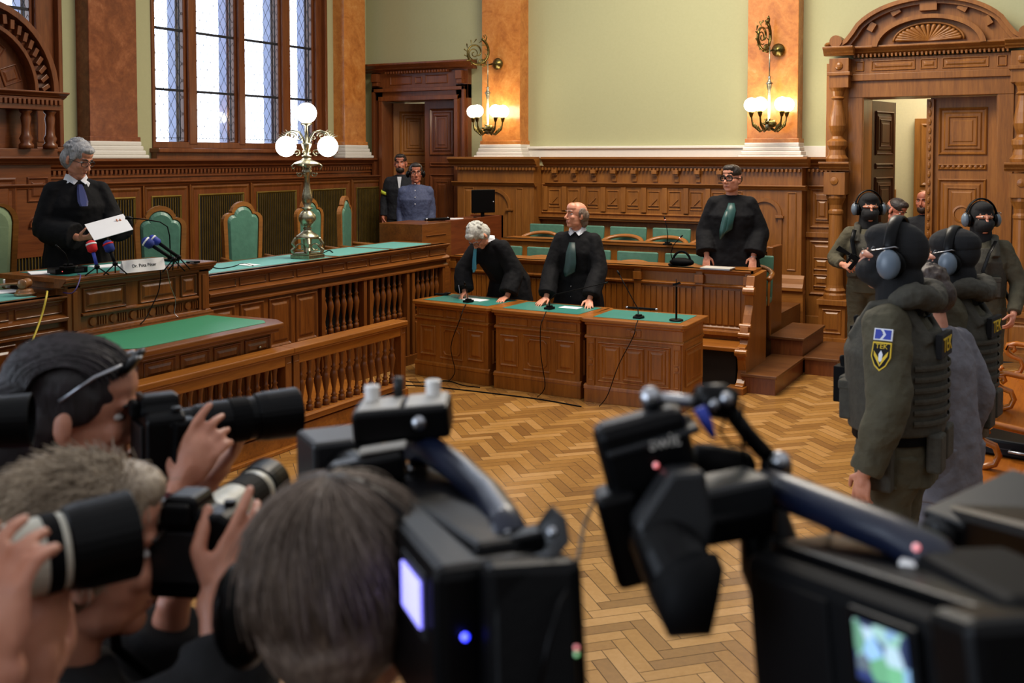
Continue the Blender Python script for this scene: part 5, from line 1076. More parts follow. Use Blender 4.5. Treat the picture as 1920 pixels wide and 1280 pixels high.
# foreground officer seen from behind
def fg_officer(label, x, y, rz, h, patches, arms=None, headrot=(0, 0, 0), vx=.006):
    j = JT(h)
    j.update({k: V(v) for k, v in (arms or {}).items()})
    r, T = human(label, 'person', (x, y, 0), rz, j, {'R': ((0, -.15, -1), (.9, .2, 0), 1, (25, 30, 32, 35), 25), 'L': ((0, -.15, -1), (-.9, .2, 0), -1, (25, 30, 32, 35), 25)}, head=headrot, bulk=1.1)
    balaclava(r, T); defenders(r, T); jacket(r, j, 'olive', 'uniform_jacket', 1.22, (.10, .085, .062), .04, .78, vx + .001, (.022, .09), .085); v_ = vest(r, j, 'oliveg', 1.17, .008); trousers(r, j, 'olive', 1.22)
    # hood roll at the nape, radio cable, belt, holster and pouches
    q = MB(); q.tube([j['nek'] + V((.14 * math.cos(R(t)), .045 + .085 * math.sin(R(t)), .03 + .015 * math.sin(R(t * 3)))) for t in range(-30, 211, 15)], [.035, .045, .05, .052, .055, .05, .055, .05, .052, .055, .05, .055, .05, .052, .05, .045, .035], 12); q.build('hood_roll', M['oliveg'], r, vox=.008, sm=2, disp=(.012, .04), smooth=True)
    q = MB(); c = j['pel'] + V((0, 0, .05)); loftc(q, [c - V((0, 0, .03)), c + V((0, 0, .03))], [(.225, .175), (.225, .175)], 1, 0, 3, 32); q.build('belt', M['blackmat'], r, bevel=.003)
    for (bx, by, bz, w_, h_, d_) in ((-.23, -.04, -.02, .035, .09, .05), (-.20, -.14, .0, .03, .07, .04), (.23, 0, -.05, .035, .11, .05), (-.1, .17, -.0, .06, .07, .03), (.08, .18, -.01, .05, .08, .03)):
        q = MB(); c = j['pel'] + V((bx, by, bz)); q.box(c.x - w_, c.x + w_, c.y - d_, c.y + d_, c.z - h_, c.z + h_); q.build('belt_pouch', M['oliveg'], r, bevel=.012)
    for (bx, by, bz, w_, h_, d_) in ((-.17, -.19, .12, .03, .09, .04), (-.23, -.12, .16, .035, .10, .045), (-.1, -.25, .16, .04, .08, .04), (-.2, -.22, .33, .04, .08, .03)):
        q = MB(); c = j['wai'] + V((bx, by, bz - .12)); q.box(c.x - w_, c.x + w_, c.y - d_, c.y + d_, c.z - h_, c.z + h_); q.cap(c + V((0, 0, h_)), c + V((0, -.01, h_ + .03)), .02, .016, 8); q.build('front_pouch', M['blackmat'], v_, bevel=.01)
    q = MB(T); q.tube([(-.115, -.02, -.06), (-.12, -.02, -.15), (-.10, .03, -.20), (-.03, .10, -.20), (.02, .13, -.185), (-.06, .13, -.175), (-.11, .06, -.17)], .003, 6); q.build('curled_cable', M['muff'], r, smooth=True)
    # webbing rows on the vest back
    q = MB()
    for k in range(6):
        z = j['wai'].z - .03 + k * .045; pts = [V((0, 0, z)) + V((.243 * math.cos(R(t)), .207 * math.sin(R(t)), 0)) for t in range(35, 146, 11)]; q.tube(pts, [(.003, .012)] * len(pts), 6, flat=(0, 1, 0))
    q.build('webbing', M['oliveg'], v_)
    return r, T, j, v_
# ---------------- officers' group in the right foreground
def wang(a): return a + 90    # world heading in degrees -> rz
LAW = 118.6                    # heading straight away from the lens; 28.6 = image right
fr, fT, fj, fv = fg_officer('nearest masked officer in olive uniform with yellow lettered patch, his back turned', -.66, 4.62, wang(174), 1.90, True, dict(elR=(-.33, .02, 1.22), wrR=(-.31, -.12, .97), elL=(.31, .05, 1.20), wrL=(.32, -.04, .93)), (0, -2, 0))
def patch_back(r, j, s=1.):
    c = j['che'] + V((0, .205, .04)); q = MB(); q.box(-.095, .095, c.y - .022, c.y + .004, c.z - .05, c.z + .05); pb = q.build('back_patch', M['knit'], r, bevel=.004)
    text('patch_lettering', 'TEK', M['yellow'], pb, .085, gm(r) @ Matrix.Translation((0, c.y + .005, c.z)) @ Matrix(((-1, 0, 0, 0), (0, 0, 1, 0), (0, 1, 0, 0), (0, 0, 0, 1)))).scale = (1, 1, 1)
patch_back(fr, fj)
# sleeve patches on the left upper arm
ax = fj['shL'] + (fj['elL'] - fj['shL']) * .38; SM = gm(fr) @ Matrix.Translation(ax + V((.092, .0, .035))) @ Matrix.Rotation(R(-22), 4, 'Y') @ Matrix(((0, 0, 1, 0), (1, 0, 0, 0), (0, 1, 0, 0), (0, 0, 0, 1)))
def flatpoly(name, poly, z0, z1, mt, m, par): q = MB(m); q.prism(poly, z0, z1, 'z'); return q.build(name, M[mt], par, world=True)
sp1 = flatpoly('unit_patch', [(-.036, .052), (.036, .052), (.036, .10), (-.036, .10)], -.008, .004, 'shirtw', SM, fr)
flatpoly('blue_field', [(-.031, .057), (-.012, .057), (-.0, .076), (-.012, .095), (-.031, .095)], .003, .006, 'bluef', SM, sp1); flatpoly('blue_chevron', [(.0, .057), (.031, .057), (.031, .095), (.0, .095), (.012, .076)], .003, .006, 'bluef', SM, sp1)
sh = [(-.036, .045), (.036, .045), (.038, -.015), (.022, -.052), (0, -.072), (-.022, -.052), (-.038, -.015)]
s1 = flatpoly('sleeve_badge', sh, -.008, .003, 'yellow', SM, fr); flatpoly('badge_field', [(x * .88, -.012 + (y + .012) * .88) for x, y in sh], .002, .005, 'knit', SM, s1)
flatpoly('eagle_emblem', [(0, -.05), (.008, -.02), (.028, .008), (.026, -.012), (.012, -.035), (0, -.055), (-.012, -.035), (-.026, -.012), (-.028, .008), (-.008, -.02)], .004, .008, 'yellow', SM, s1); flatpoly('eagle_body', [(0, .01), (.008, -.005), (.006, -.03), (0, -.038), (-.006, -.03), (-.008, -.005)], .006, .009, 'shirtw', SM, s1)
text('badge_lettering', 'TEK', M['yellow'], s1, .027, SM @ Matrix.Translation((0, .026, .006)), .002)
# escorted person and second officer
def world_person(label, px, py, D, head, h=None, z0=0., pitch=0, armsw=None, hands=None, headrot=(0, 0, 0), leanv=0, **kw):
    p = at(px, py, D); s = (p.z - z0) / 1.66; j = JT(1.78 * s)
    if leanv: lean(j, leanv)
    r0 = Matrix.Translation((p.x, p.y, z0)) @ Matrix.Rotation(R(wang(head)), 4, 'Z')
    off = j['hed'].copy(); off.z = 0; root = V((p.x, p.y, z0)) - (r0.to_3x3() @ off); inv = (Matrix.Translation(root) @ r0.to_3x3().to_4x4()).inverted(); r3 = r0.to_3x3().inverted()
    for k, v in (armsw or {}).items(): j[k] = inv @ v
    hd = {}
    for S in 'RL': hd[S] = ((0, -.15, -1), (.9 if S == 'R' else -.9, .2, 0), 1 if S == 'R' else -1, (25, 30, 32, 35), 25)
    for k, v in (hands or {}).items(): hd[k] = (r3 @ V(v[0]), r3 @ V(v[1])) + tuple(v[2:])
    r, T = human(label, 'person', tuple(root), wang(head), j, hd, head=headrot, **kw); return r, T, j
CRv, CFv, CZ = CR.copy(), V((CF.x, CF.y, 0)).normalized(), V((0, 0, 1))
r, T, j = world_person('brown-haired person in grey jacket, head bowed, held between the two near officers', 1742, 550, 5.0, 150, headrot=(0, 22, 0), leanv=8)
hair(r, T, 'hbrown', 'full', seed=3); facebits(r, T); jacket(r, j, 'greycloth', 'jacket', 1.05, (.075, .068, .052), .05, .66); trousers(r, j, 'greycloth', 1.1)
r, T, j, v_ = fg_officer('second masked officer standing right behind the nearest one, dark cap and ear defenders', -.54, 5.72, wang(170), 1.80, True)
patch_back(r, j)
q = MB(T); q.sph((0, .01, .07), (.094, .112, .07), 18); q.build('cap', M['knit'], r, vox=.008, smooth=True)
r, T, j = world_person('person in black clothing beyond the officers, hand resting by the pew', 1806, 552, 7.2, 150, headrot=(0, 10, 0), skin='skin2', armsw={'elL': at(1822, 640, 7.0), 'wrL': at(1832, 680, 6.95)}, hands={'L': (CRv * .8 - CZ * .4, -CZ, -1)})
hair(r, T, 'hdark', 'full', seed=5); facebits(r, T); jacket(r, j, 'knit', 'coat', 1.15, low=.5); trousers(r, j, 'knit')
# ================================================================ press in the foreground
def frame_obj(name, P, Q, up=(0, 0, 1)):
    P, Q = V(P), V(Q); x = (Q - P).normalized(); z = V(up); z = (z - x * z.dot(x)).normalized(); y = z.cross(x); m = Matrix((x, y, z)).transposed().to_4x4(); m.translation = P
    r = bpy.data.objects.new(name, None); COL.objects.link(r); r.location = P; r.rotation_euler = m.to_euler(); return r, (Q - P).length
def dslr(label, P, Q, rad, white=False, up=(0, 0, 1), hood=.075, side=1):
    r, L = frame_obj('photo_camera', P, Q, up); tag(r, label, 'camera')
    q = MB(); q.prism([(-.075, -.075), (-.075, .035), (-.06, .045), (-.03, .045), (-.022, .068), (.022, .068), (.03, .045), (.06, .045), (.075, .03), (.075, -.075)], -.035, .035, 'x'); q.box(-.0, .055, -.078, -.035, -.07, .03); q.build('body', M['black'], r, bevel=.008)
    q = MB(); q.box(-.05, -.034, -.02, .02, .03, .06); q.build('eyecup', M['blackmat'], r, bevel=.006); q = MB(); q.box(-.040, -.034, -.045, .045, -.05, .02); q.build('rear_screen', M['grey'], r, bevel=.002)
    q = MB(); q.lathe([(.001, .045), (.009, .046), (.009, .052), (.001, .053)], (.02, -.055, 0), 12); q.build('shutter_release', M['grey'], r); q = MB(); q.lathe([(.001, .045), (.018, .045), (.018, .055), (.001, .056)], (-.005, .05, 0), 16); q.build('dial', M['grey'], r, smooth=False)
    for i in range(3): q = MB(); q.sph((-.02 + .012 * i, .05, .048), .004, 8); q.build('button', M['steel'], r, smooth=True)
    b = 'lenswhite' if white else 'black'; h0 = L - hood
    q = MB(); q.lathe([(.001, .03), (rad * .72, .03), (rad * .72, .06), (rad * .8, .07), (rad * .8, h0 * .45), (rad * .86, h0 * .5), (rad * .86, h0 - .01), (rad * .9, h0), (.001, h0)], (0, 0, 0), 28, 'x'); lb = q.build('lens_barrel', M[b], r, smooth=False, bevel=.002)
    q = MB(); z0, z1 = .03 + h0 * .52, h0 * .88; n = 40
    q.lathe([(rad * .84, z0), (rad * .90, z0 + .002), (rad * .90, z1 - .002), (rad * .84, z1)], (0, 0, 0), 28, 'x'); q.build('focus_ring', M['blackmat'], r, bevel=.001)
    q = MB(); q.lathe([(rad * .865, h0 - .03), (rad * .875, h0 - .03), (rad * .875, h0 - .027), (rad * .865, h0 - .027)], (0, 0, 0), 28, 'x'); q.build('silver_ring', M['steel'], lb)
    q = MB(); q.lathe([(rad * .88, h0 - .01), (rad * .94, h0 - .008), (rad, h0 + .01), (rad * 1.04, L), (rad * .98, L), (rad * .9, h0 + .01)], (0, 0, 0), 32, 'x'); q.build('lens_hood', M['black'], r, smooth=False, bevel=.001)
    q = MB(); q.sph((h0 - .002, 0, 0), (.004, rad * .8, rad * .8), 20); q.build('front_glass', M['black'], r, smooth=True)
    q = MB(); q.tube([(0, .078, .03), (-.03, .10, -.03), (-.05, .08, -.14), (-.02, 0, -.22), (.0, -.08, -.14), (.01, -.078, .03)], [(.0015, .014)] * 6, 6); q.build('strap', M['blackmat'], r); return r
def strands(r, T, mt, fn, n, rad=.0011, seed=0, name='hair_strands', npt=7):
    rn = random.Random(seed); q = MB(T)
    for i in range(n):
        pts = fn(rn, npt)
        if pts: q.tube(pts, [rad * (1 - .6 * k / (len(pts) - 1)) for k in range(len(pts))], 3, caps=False)
    return q.build(name, M[mt], r, smooth=True, recalc=False)
def ell(t, p, rx, ry, rz_, c): return V((c[0] + rx * math.sin(t) * math.cos(p), c[1] + ry * math.sin(t) * math.sin(p), c[2] + rz_ * math.cos(t)))
def crown_fn(length=.9, jit=.004, grow=1.04, lim=2.25):
    def f(rn, npt):
        p = rn.uniform(0, 6.283); t0 = rn.uniform(.02, 1.9) ; tw = .5; out = []; g = rn.uniform(1.0, grow); j_ = V((rn.gauss(0, jit), rn.gauss(0, jit), rn.gauss(0, jit)))
        fr_ = math.sin(p) < -.35     # toward the face: stop at the hairline
        for k in range(npt):
            u = k / (npt - 1); t = t0 + length * u
            if fr_ and t > 1.15: break
            if t > lim: break
            out.append(ell(t, p + tw * t * .35, .0885 * g, .104 * g, .094 * g, (0, .014, .045)) + j_ * u * 2)
        return out if len(out) > 2 else None
    return f
def spiky_fn(rn, npt):
    p = rn.uniform(0, 6.283); t = math.acos(rn.uniform(-.35, 1)); 
    if math.sin(p) < -.3 and t > 1.12: return None
    b = ell(t, p, .085, .108, .090, (0, .014, .045)); nrm = (b - V((0, .014, .045))).normalized(); d = (nrm * .45 + V((rn.gauss(0, .25), .55 + rn.gauss(0, .2), -.35 + rn.gauss(0, .3)))).normalized(); L = rn.uniform(.025, .045)
    return [b + d * L * k / (npt - 1) + V((0, 0, -.012 * (k / (npt - 1)) ** 2)) for k in range(npt)]
# --- cameraman seen from behind
r, T, j = world_person('brown-haired camera operator with headphones seen from behind, bottom centre', 645, 1118, 1.20, 112, z0=.17, headrot=(-6, 0, 4), leanv=6, vox=.005)
hair(r, T, 'hgb', 'short', vox=.005, name='hair_cap'); strands(r, T, 'hgb', crown_fn(1.0, .004, 1.07, 2.35), 4200, .0012, 11)
facebits(r, T); phones(r, T, 'black', None, .046, .022); jacket(r, j, 'knit', 'jacket', 1.2, (.085, .075, .06)); trousers(r, j, 'darkcloth')
# --- long haired photographer
ah = 62
P, Q = at(296, 806, 1.92), at(556, 772, 2.06)
r, T, j = world_person('long dark-haired photographer in maroon sweater with sunglasses pushed up on the head', 150, 772, 1.95, ah - 18, z0=.17, headrot=(-4, 8, 0), leanv=4, skin='skin', vox=.005,
    armsw={'elR': at(300, 1090, 1.80), 'wrR': at(338, 912, 1.86), 'elL': at(330, 1060, 2.1), 'wrL': at(385, 905, 2.06)},
    hands={'R': (CZ * .8 + CRv * .42, CFv * .9 - CZ * .3, 1, (28, 58, 75, 80), 20, 1., 3), 'L': (CRv * .55 + CZ * .6 + CFv * .1, CZ * .6 - CRv * .5, -1, (18, 22, 28, 30), 10, 1., 9)})
dslr('black camera with long black telephoto lens held by the long-haired photographer', P, Q, .047)
q = MB(T); q.sph((0, .02, .048), (.083, .1, .084), 20); q.sph((0, .05, -.02), (.084, .075, .08), 16); q.cap((0, .075, -.02), (0, .13, -.17), .078, .072, 14); q.cap((0, .13, -.17), (0, .13, -.34), .072, .05, 14)
for e in (-1, 1): q.sph((e * .070, -.0, .03), (.012, .045, .04), 10)
q.build('hair_cap', M['hlong'], r, vox=.006, sm=3, smooth=True)
def long_fn(rn, npt):
    x = rn.uniform(-.078, .078); f0 = rn.uniform(-1.15, .6); out = []; g = rn.uniform(1.01, 1.05); j_ = rn.gauss(0, .004); L = rn.uniform(.7, 1)
    for k in range(npt + 5):
        u = k / (npt + 4) * L; a = f0 + u * 3.3
        if a < 1.55: y, z = .02 + .104 * g * math.sin(a) * math.sqrt(max(0, 1 - (x / .095) ** 2)), .045 + .09 * g * math.cos(a) * math.sqrt(max(0, 1 - (x / .095) ** 2))
        else: y, z = .02 + .104 * g + .05 * (a - 1.55), .045 - .2 * (a - 1.55)
        out.append(V((x * (1.12 if a > 1 else 1.03) + j_ * u, y + j_, z)))
    return out
strands(r, T, 'hlong', long_fn, 2600, .0013, 4)
facebits(r, T)
q = MB(T)
for e in (-1, 1): q.sph((e * .036, -.076, .100), (.032, .010, .022), 14, rot=Matrix.Rotation(R(38), 3, 'X'))
sg = q.build('sunglasses', M['black'], r, smooth=True); q = MB(T)
for e in (-1, 1): q = MB(T); q.tube([(e * .066, -.068, .105), (e * .085, -.03, .085), (e * .09, .02, .04)], .0035, 6); q.build('temple_arm', M['steel'], sg, smooth=True)
q = MB(T); q.tube([(-.01, -.088, .108), (.01, -.088, .108)], .003, 6); q.build('bridge', M['steel'], sg, smooth=True)
jacket(r, j, 'maroon', 'sweater', 1.22, (.09, .075, .055), .12); trousers(r, j, 'darkcloth')
# --- blond photographer
P, Q = at(352, 1010, 1.50), at(500, 905, 1.84)
r, T, j = world_person('ash-blond photographer in black jacket aiming a camera with a pale lens', 165, 1028, 1.45, 66, z0=.17, headrot=(-12, 6, 0), leanv=8, vox=.005,
    armsw={'elR': at(430, 1330, 1.38), 'wrR': at(405, 1120, 1.44), 'elL': at(300, 1250, 1.6), 'wrL': at(330, 1120, 1.58)},
    hands={'R': (CZ * .75 + CRv * .45 + CFv * .2, CFv * .8 - CRv * .3 - CZ * .2, 1, (26, 60, 75, 80), 22, 1., 3), 'L': (CZ * .7 + CRv * .5 + CFv * .5, CRv * .3 + CZ * .5 - CFv * .3, -1, (40, 45, 50, 50), 20, 1., 5)})
dslr('black camera with off-white lens in the hands of the ash-blond photographer', P, Q, .042, True, (.0, 0, 1), .05)
hair(r, T, 'hblond', 'short', vox=.005, name='hair_cap'); strands(r, T, 'hblond', spiky_fn, 3800, .0012, 21, npt=5); facebits(r, T)
jacket(r, j, 'knit', 'jacket', 1.22, (.085, .075, .055), .35); trousers(r, j, 'darkcloth')
c = j['nek'] + V((-.075, -.02, -.02)); q = MB(); q.box(c.x - .01, c.x + .002, c.y - .02, c.y + .02, c.z - .04, c.z); q.build('green_logo', M['felt2'], r, bevel=.003)
# --- photographer outside the left edge, white lens
P, Q = at(-110, 1085, 1.12), at(246, 1000, 1.24)
r, T, j = world_person('photographer mostly outside the left edge, hands on the big white lens', -330, 1010, 1.02, 40, z0=.17, leanv=4, vox=.005,
    armsw={'elR': at(-180, 1420, .98), 'wrR': at(-5, 1262, 1.02), 'elL': at(60, 1420, 1.2), 'wrL': at(60, 1300, 1.17)},
    hands={'R': (CZ * .9 - CRv * .1 + CFv * .2, CFv * .8 + CRv * .2, 1, (30, 40, 50, 55), 25), 'L': (CZ * .8 + CRv * .1 + CFv * .1, CFv * .3 + CZ * .4 - CRv * .6, -1, (25, 30, 40, 45), 25)})
hair(r, T, 'hdark', 'short'); facebits(r, T); jacket(r, j, 'darkcloth', 'jacket', 1.15, (.08, .07, .055), .3); trousers(r, j, 'darkcloth')
dslr('camera with large white and black telephoto lens at the lower left edge', P, Q, .050, True, (0, 0, 1), .066)
# lens poking in at the left edge, on a monopod
P, Q = at(-130, 800, 1.66), at(60, 787, 1.70); cam2 = dslr('black lens hood poking in at the left edge beside the long-haired photographer', P, Q, .042)
q = MB(); b_ = at(-120, 800, 1.66); q.tube([b_ - V((0, 0, .06)), V((b_.x, b_.y, .17))], .014, 10); q.build('monopod', M['black'], cam2, world=True, smooth=True)
# --- camcorders built from bars in world space
def gear(name, label, cat, p): r = bpy.data.objects.new(name, None); COL.objects.link(r); r.location = p; tag(r, label, cat); return r
def gp(r, name, mt, fn, bevel=.004, smooth=False): q = MB(); fn(q); return q.build(name, M[mt] if isinstance(mt, str) else mt, r, world=True, bevel=bevel, smooth=smooth)
def bar(a, b, w, h, up=(0, 0, 1)): return lambda q: q.bar(at(*a), at(*b), w, h, up)
def rod(pts, rr, seg=14): return lambda q: q.tube([at(*p) for p in pts], rr, seg)
g = gear('video_camera', 'large shoulder video camera with lit blue side screen, bottom centre', 'camera', at(860, 1150, 1.1))
body = gp(g, 'body', 'black', bar((930, 1225, .98), (730, 985, 1.42), .115, .17), .012)
gp(g, 'top_deck', 'black', bar((960, 1045, 1.02), (735, 905, 1.42), .075, .035), .008)
gp(g, 'battery_block', 'black', bar((1008, 1200, .94), (975, 1165, 1.03), .092, .135), .010)
gp(g, 'rear_cap', 'black', bar((1004, 1192, .935), (1002, 1190, .945), .074, .112), .004)
gp(g, 'handle', 'bluedk', rod([(770, 842, 1.42), (800, 838, 1.38), (860, 880, 1.30), (915, 930, 1.2), (945, 975, 1.12), (960, 1020, 1.05)], [.017, .019, .019, .018, .019, .022]), 0, True)
gp(g, 'lens', 'black', rod([(730, 960, 1.40), (690, 925, 1.50), (640, 880, 1.62)], [.042, .042, .048], 24), .003)
gp(g, 'matte_box', 'grey', bar((655, 880, 1.58), (618, 850, 1.68), .11, .09), .008)
gp(g, 'viewfinder', 'black', bar((620, 895, 1.33), (760, 868, 1.33), .035, .035), .006); gp(g, 'viewfinder_plate', 'stone', bar((675, 846, 1.34), (762, 832, 1.34), .022, .006), .002); gp(g, 'viewfinder_plate', 'stone', bar((662, 824, 1.40), (752, 812, 1.40), .012, .006), .002)
gp(g, 'receiver_arm', 'black', rod([(786, 870, 1.40), (782, 800, 1.40)], .014), 0, True); gp(g, 'arm_knob', 'steel', lambda q: q.sph(at(786, 792, 1.36), .011, 12), 0, True)
gp(g, 'rear_plate', 'grey', rod([(905, 1082, .99), (960, 1066, .99), (1030, 1040, 1.0), (1046, 1018, 1.01), (1040, 985, 1.02), (1020, 968, 1.03)], [(.003, .014)] * 6), 0, True)
gp(g, 'connector_panel', 'black', bar((900, 1050, 1.04), (1040, 1020, 1.04), .03, .04), .004)
for p_ in ((940, 962, 1.10), (952, 1000, 1.05), (1036, 998, 1.0), (768, 880, 1.36)): gp(g, 'chrome_knob', 'steel', lambda q, p_=p_: q.sph(at(*p_), .0055, 10), 0, True)
t_ = (at(730, 985, 1.42) - at(930, 1225, .98)).normalized(); sidev = CZ.cross(t_).normalized(); sidev = -sidev if sidev.dot(CRv) > 0 else sidev
def onside(c, dx0, dx1, z0, z1, d): return lambda q: q.bar(V(c) + t_ * dx0 + sidev * d + CZ * (z0 + z1) / 2, V(c) + t_ * dx1 + sidev * d + CZ * (z0 + z1) / 2, .004, z1 - z0)
c0 = at(930, 1225, .98)
gp(g, 'side_screen', 'screen', onside(c0, .05, .125, .015, .06, .060), .001); gp(g, 'screen_bezel', 'grey', onside(c0, .04, .135, .005, .07, .0575), .002)
gp(g, 'blue_led', 'bled', lambda q: q.sph(at(872, 1194, .965), .0035, 10), 0, True); gp(g, 'red_led', 'rled', lambda q: q.sph(at(1081, 1214, .93), .0022, 8), 0, True); gp(g, 'green_led', 'gled', lambda q: q.sph(at(1081, 1226, .93), .0022, 8), 0, True)
gp(g, 'cable', 'black', rod([(1120, 925, 1.3), (1095, 985, 1.15), (1080, 1070, .99), (1050, 1130, .92), (1030, 1200, .90), (1010, 1290, .90)], .0022, 8), 0, True)
g = gear('wireless_receiver', 'black box with pale top plate and two white knobs above the centre video camera', 'receiver', at(757, 775, 1.40)); e0, e1 = at(668, 792, 1.40), at(846, 776, 1.40)
gp(g, 'housing', 'black', lambda q: q.bar(e0, e1, .085, .043), .006); gp(g, 'top_plate', 'stone', lambda q: q.bar(e0 + (e1 - e0) * .05 + CZ * .0225, e0 + (e1 - e0) * .48 + CZ * .0225, .066, .003), .001); gp(g, 'top_plate', 'stone', lambda q: q.bar(e0 + (e1 - e0) * .54 + CZ * .0225, e0 + (e1 - e0) * .95 + CZ * .0225, .066, .003), .001)
for u in (.15, .80): gp(g, 'knob', 'cupw', lambda q, u=u: q.tube([e0 + (e1 - e0) * u + CZ * .024 + CFv * .018, e0 + (e1 - e0) * u + CZ * .045 + CFv * .018], [.010, .0105], 14), .002)
gp(g, 'antenna_socket', 'grey', lambda q: q.tube([e0 + (e1 - e0) * .42 + CZ * .02 + CFv * .03, e0 + (e1 - e0) * .42 + CZ * .05 + CFv * .03], .007, 12), 0, True)
# right-hand camcorder
g = gear('video_camera', 'big black shoulder video camera in the lower right with picture on its side screen', 'camera', at(1560, 1120, 1.0))
B0 = at(2010, 1520, .72) + V((0, 0, .034)); B1 = at(1440, 1225, 1.10) + V((0, 0, .034)); B1 = B0 + (B1 - B0).normalized() * .34
gp(g, 'body', 'blackmat', lambda q: q.bar(B0, B1, .12, .18), .015)
t_ = (B1 - B0).normalized(); sidev = CZ.cross(t_).normalized(); sidev = sidev if sidev.dot(-CFv) > 0 else -sidev
gp(g, 'top_deck', 'black', lambda q: q.bar(B0 + CZ * .096, B1 + CZ * .096, .07, .012), .004); gp(g, 'side_bezel', 'blackmat', lambda q: q.bar(B0 + t_ * .19 + sidev * .061, B1 - t_ * .03 + sidev * .061, .006, .15), .003)
M['pic'] = None
def picm():
    m, nt, b = base('side screen picture'); v = coords(nt, 'Object', (1, 1, 1)); vo = N(nt, 'ShaderNodeTexVoronoi'); nt.links.new(v, vo.inputs['Vector']); vo.inputs['Scale'].default_value = 55; sx = N(nt, 'ShaderNodeSeparateColor'); nt.links.new(vo.outputs['Color'], sx.inputs[0])
    c = ramp(nt, sx.outputs[0], [(0, lin('#1b2f7a')), (.3, lin('#26365e')), (.5, lin('#9fd0ff')), (.68, lin('#5a4a78')), (.8, lin('#6fc08a')), (1, lin('#c8e4ff'))]); nt.links.new(c, b.inputs['Emission Color']); b.inputs['Emission Strength'].default_value = .9; b.inputs['Base Color'].default_value = (.02, .02, .02, 1); return m
M['pic'] = picm()
S0 = at(1608, 1235, .83) ; 
q0 = at(1722, 1270, .80); q1 = at(1608, 1205, .885); gp(g, 'side_screen', 'pic', lambda q: q.bar(B0 + t_ * .088 + sidev * .068 + CZ * .050, B0 + t_ * .152 + sidev * .068 + CZ * .050, .004, .046), .001); gp(g, 'screen_bezel', 'black', lambda q: q.bar(B0 + t_ * .078 + sidev * .0645 + CZ * .05, B0 + t_ * .162 + sidev * .0645 + CZ * .05, .005, .062), .002)
gp(g, 'handle', 'bluedk', rod([(1430, 905, 1.12), (1480, 925, 1.08), (1580, 965, 1.0), (1680, 1005, .93), (1745, 1040, .90), (1770, 1090, .88)], [.016, .019, .019, .018, .02, .024]), 0, True)
gp(g, 'handle_mount', 'black', rod([(1415, 895, 1.13), (1430, 960, 1.12), (1450, 1060, 1.10), (1470, 1130, 1.08)], [.022, .026, .035, .03]), 0, True)
gp(g, 'lens_support', 'black', rod([(1470, 1060, 1.08), (1540, 1080, 1.04), (1600, 1090, 1.0)], [.02, .018, .02]), 0, True)
gp(g, 'rear_housing', 'blackmat', lambda q: q.bar(at(2010, 1230, .74), at(1800, 1110, .90), .09, .08), .012)
gp(g, 'rear_battery', 'black', lambda q: q.bar(at(1950, 1290, .70), at(1850, 1250, .76), .09, .09), .01)
mon = gp(g, 'monitor', 'black', bar((1136, 905, 1.10), (1304, 860, 1.10), .045, .125), .012)
gp(g, 'monitor_frame', 'grey', bar((1134, 842, 1.10), (1304, 792, 1.10), .055, .008), .003); gp(g, 'monitor_hood', 'black', bar((1134, 1010, 1.09), (1210, 990, 1.09), .05, .10), .008); gp(g, 'monitor_lamp', 'rled', lambda q: q.sph(at(1230, 872, 1.07), .0028, 10), 0, True)
text('monitor_lettering', 'swit', M['stone'], mon, .02, Matrix.Translation(at(1245, 828, 1.073)) @ Matrix.Rotation(YAW, 4, 'Z') @ Matrix.Rotation(R(90), 4, 'X') @ Matrix.Rotation(R(12), 4, 'Z'), .0005)
gp(g, 'viewfinder_housing', 'grey', lambda q: q.prism([(0, 0)] * 0 or [(-.03, -.055), (.022, -.05), (.036, .0), (.028, .052), (-.005, .05), (-.04, .0)], -.03, .03, 'z', Matrix.Translation(at(1262, 975, 1.03)) @ Matrix.Rotation(YAW, 4, 'Z') @ Matrix.Rotation(R(80), 4, 'X')), .006)
gp(g, 'viewfinder_tube', 'grey', bar((1285, 955, 1.04), (1425, 925, 1.08), .05, .048), .006); gp(g, 'viewfinder_tube_cover', 'black', bar((1300, 985, 1.03), (1425, 965, 1.08), .05, .03), .005)
gp(g, 'eyepiece', 'black', rod([(1240, 1000, 1.03), (1262, 1050, 1.0), (1285, 1095, .98)], [.034, .034, .036], 22), .003); gp(g, 'eyecup', 'blackmat', rod([(1280, 1085, .98), (1300, 1115, .965), (1345, 1128, .96)], [.036, .044, .030], 22), 0, True)
gp(g, 'microphone', 'blackmat', rod([(1300, 862, 1.14), (1330, 868, 1.14), (1395, 880, 1.16), (1412, 884, 1.16)], [.018, .021, .021, .012], 18), 0, True)
gp(g, 'arm_rod', 'steel', rod([(1222, 747, 1.12), (1340, 757, 1.14)], .0075, 12), 0, True); gp(g, 'arm_clamp', 'black', rod([(1312, 748, 1.13), (1350, 752, 1.14), (1376, 760, 1.14)], [.016, .020, .017]), 0, True); gp(g, 'arm_rod', 'black', rod([(1360, 757, 1.14), (1400, 812, 1.15), (1455, 872, 1.15)], .0095, 12), 0, True)
gp(g, 'arm_foot', 'black', rod([(1222, 750, 1.12), (1228, 800, 1.11)], .011), 0, True)
for p_, rr in (((1220, 745, 1.11), .012), ((1463, 866, 1.13), .012), ((1455, 876, 1.15), .018), ((1338, 758, 1.12), .007), ((1362, 748, 1.12), .008)): gp(g, 'arm_knob', 'steel' if rr < .013 else 'black', lambda q, p_=p_, rr=rr: q.sph(at(*p_), rr, 14), 0, True)
gp(g, 'blue_lever', 'bluef', rod([(1312, 765, 1.10), (1326, 795, 1.10), (1338, 820, 1.10)], [.007, .006, .003], 10), 0, True); gp(g, 'arm_post', 'black', rod([(1458, 885, 1.15), (1452, 920, 1.13)], .012), 0, True)
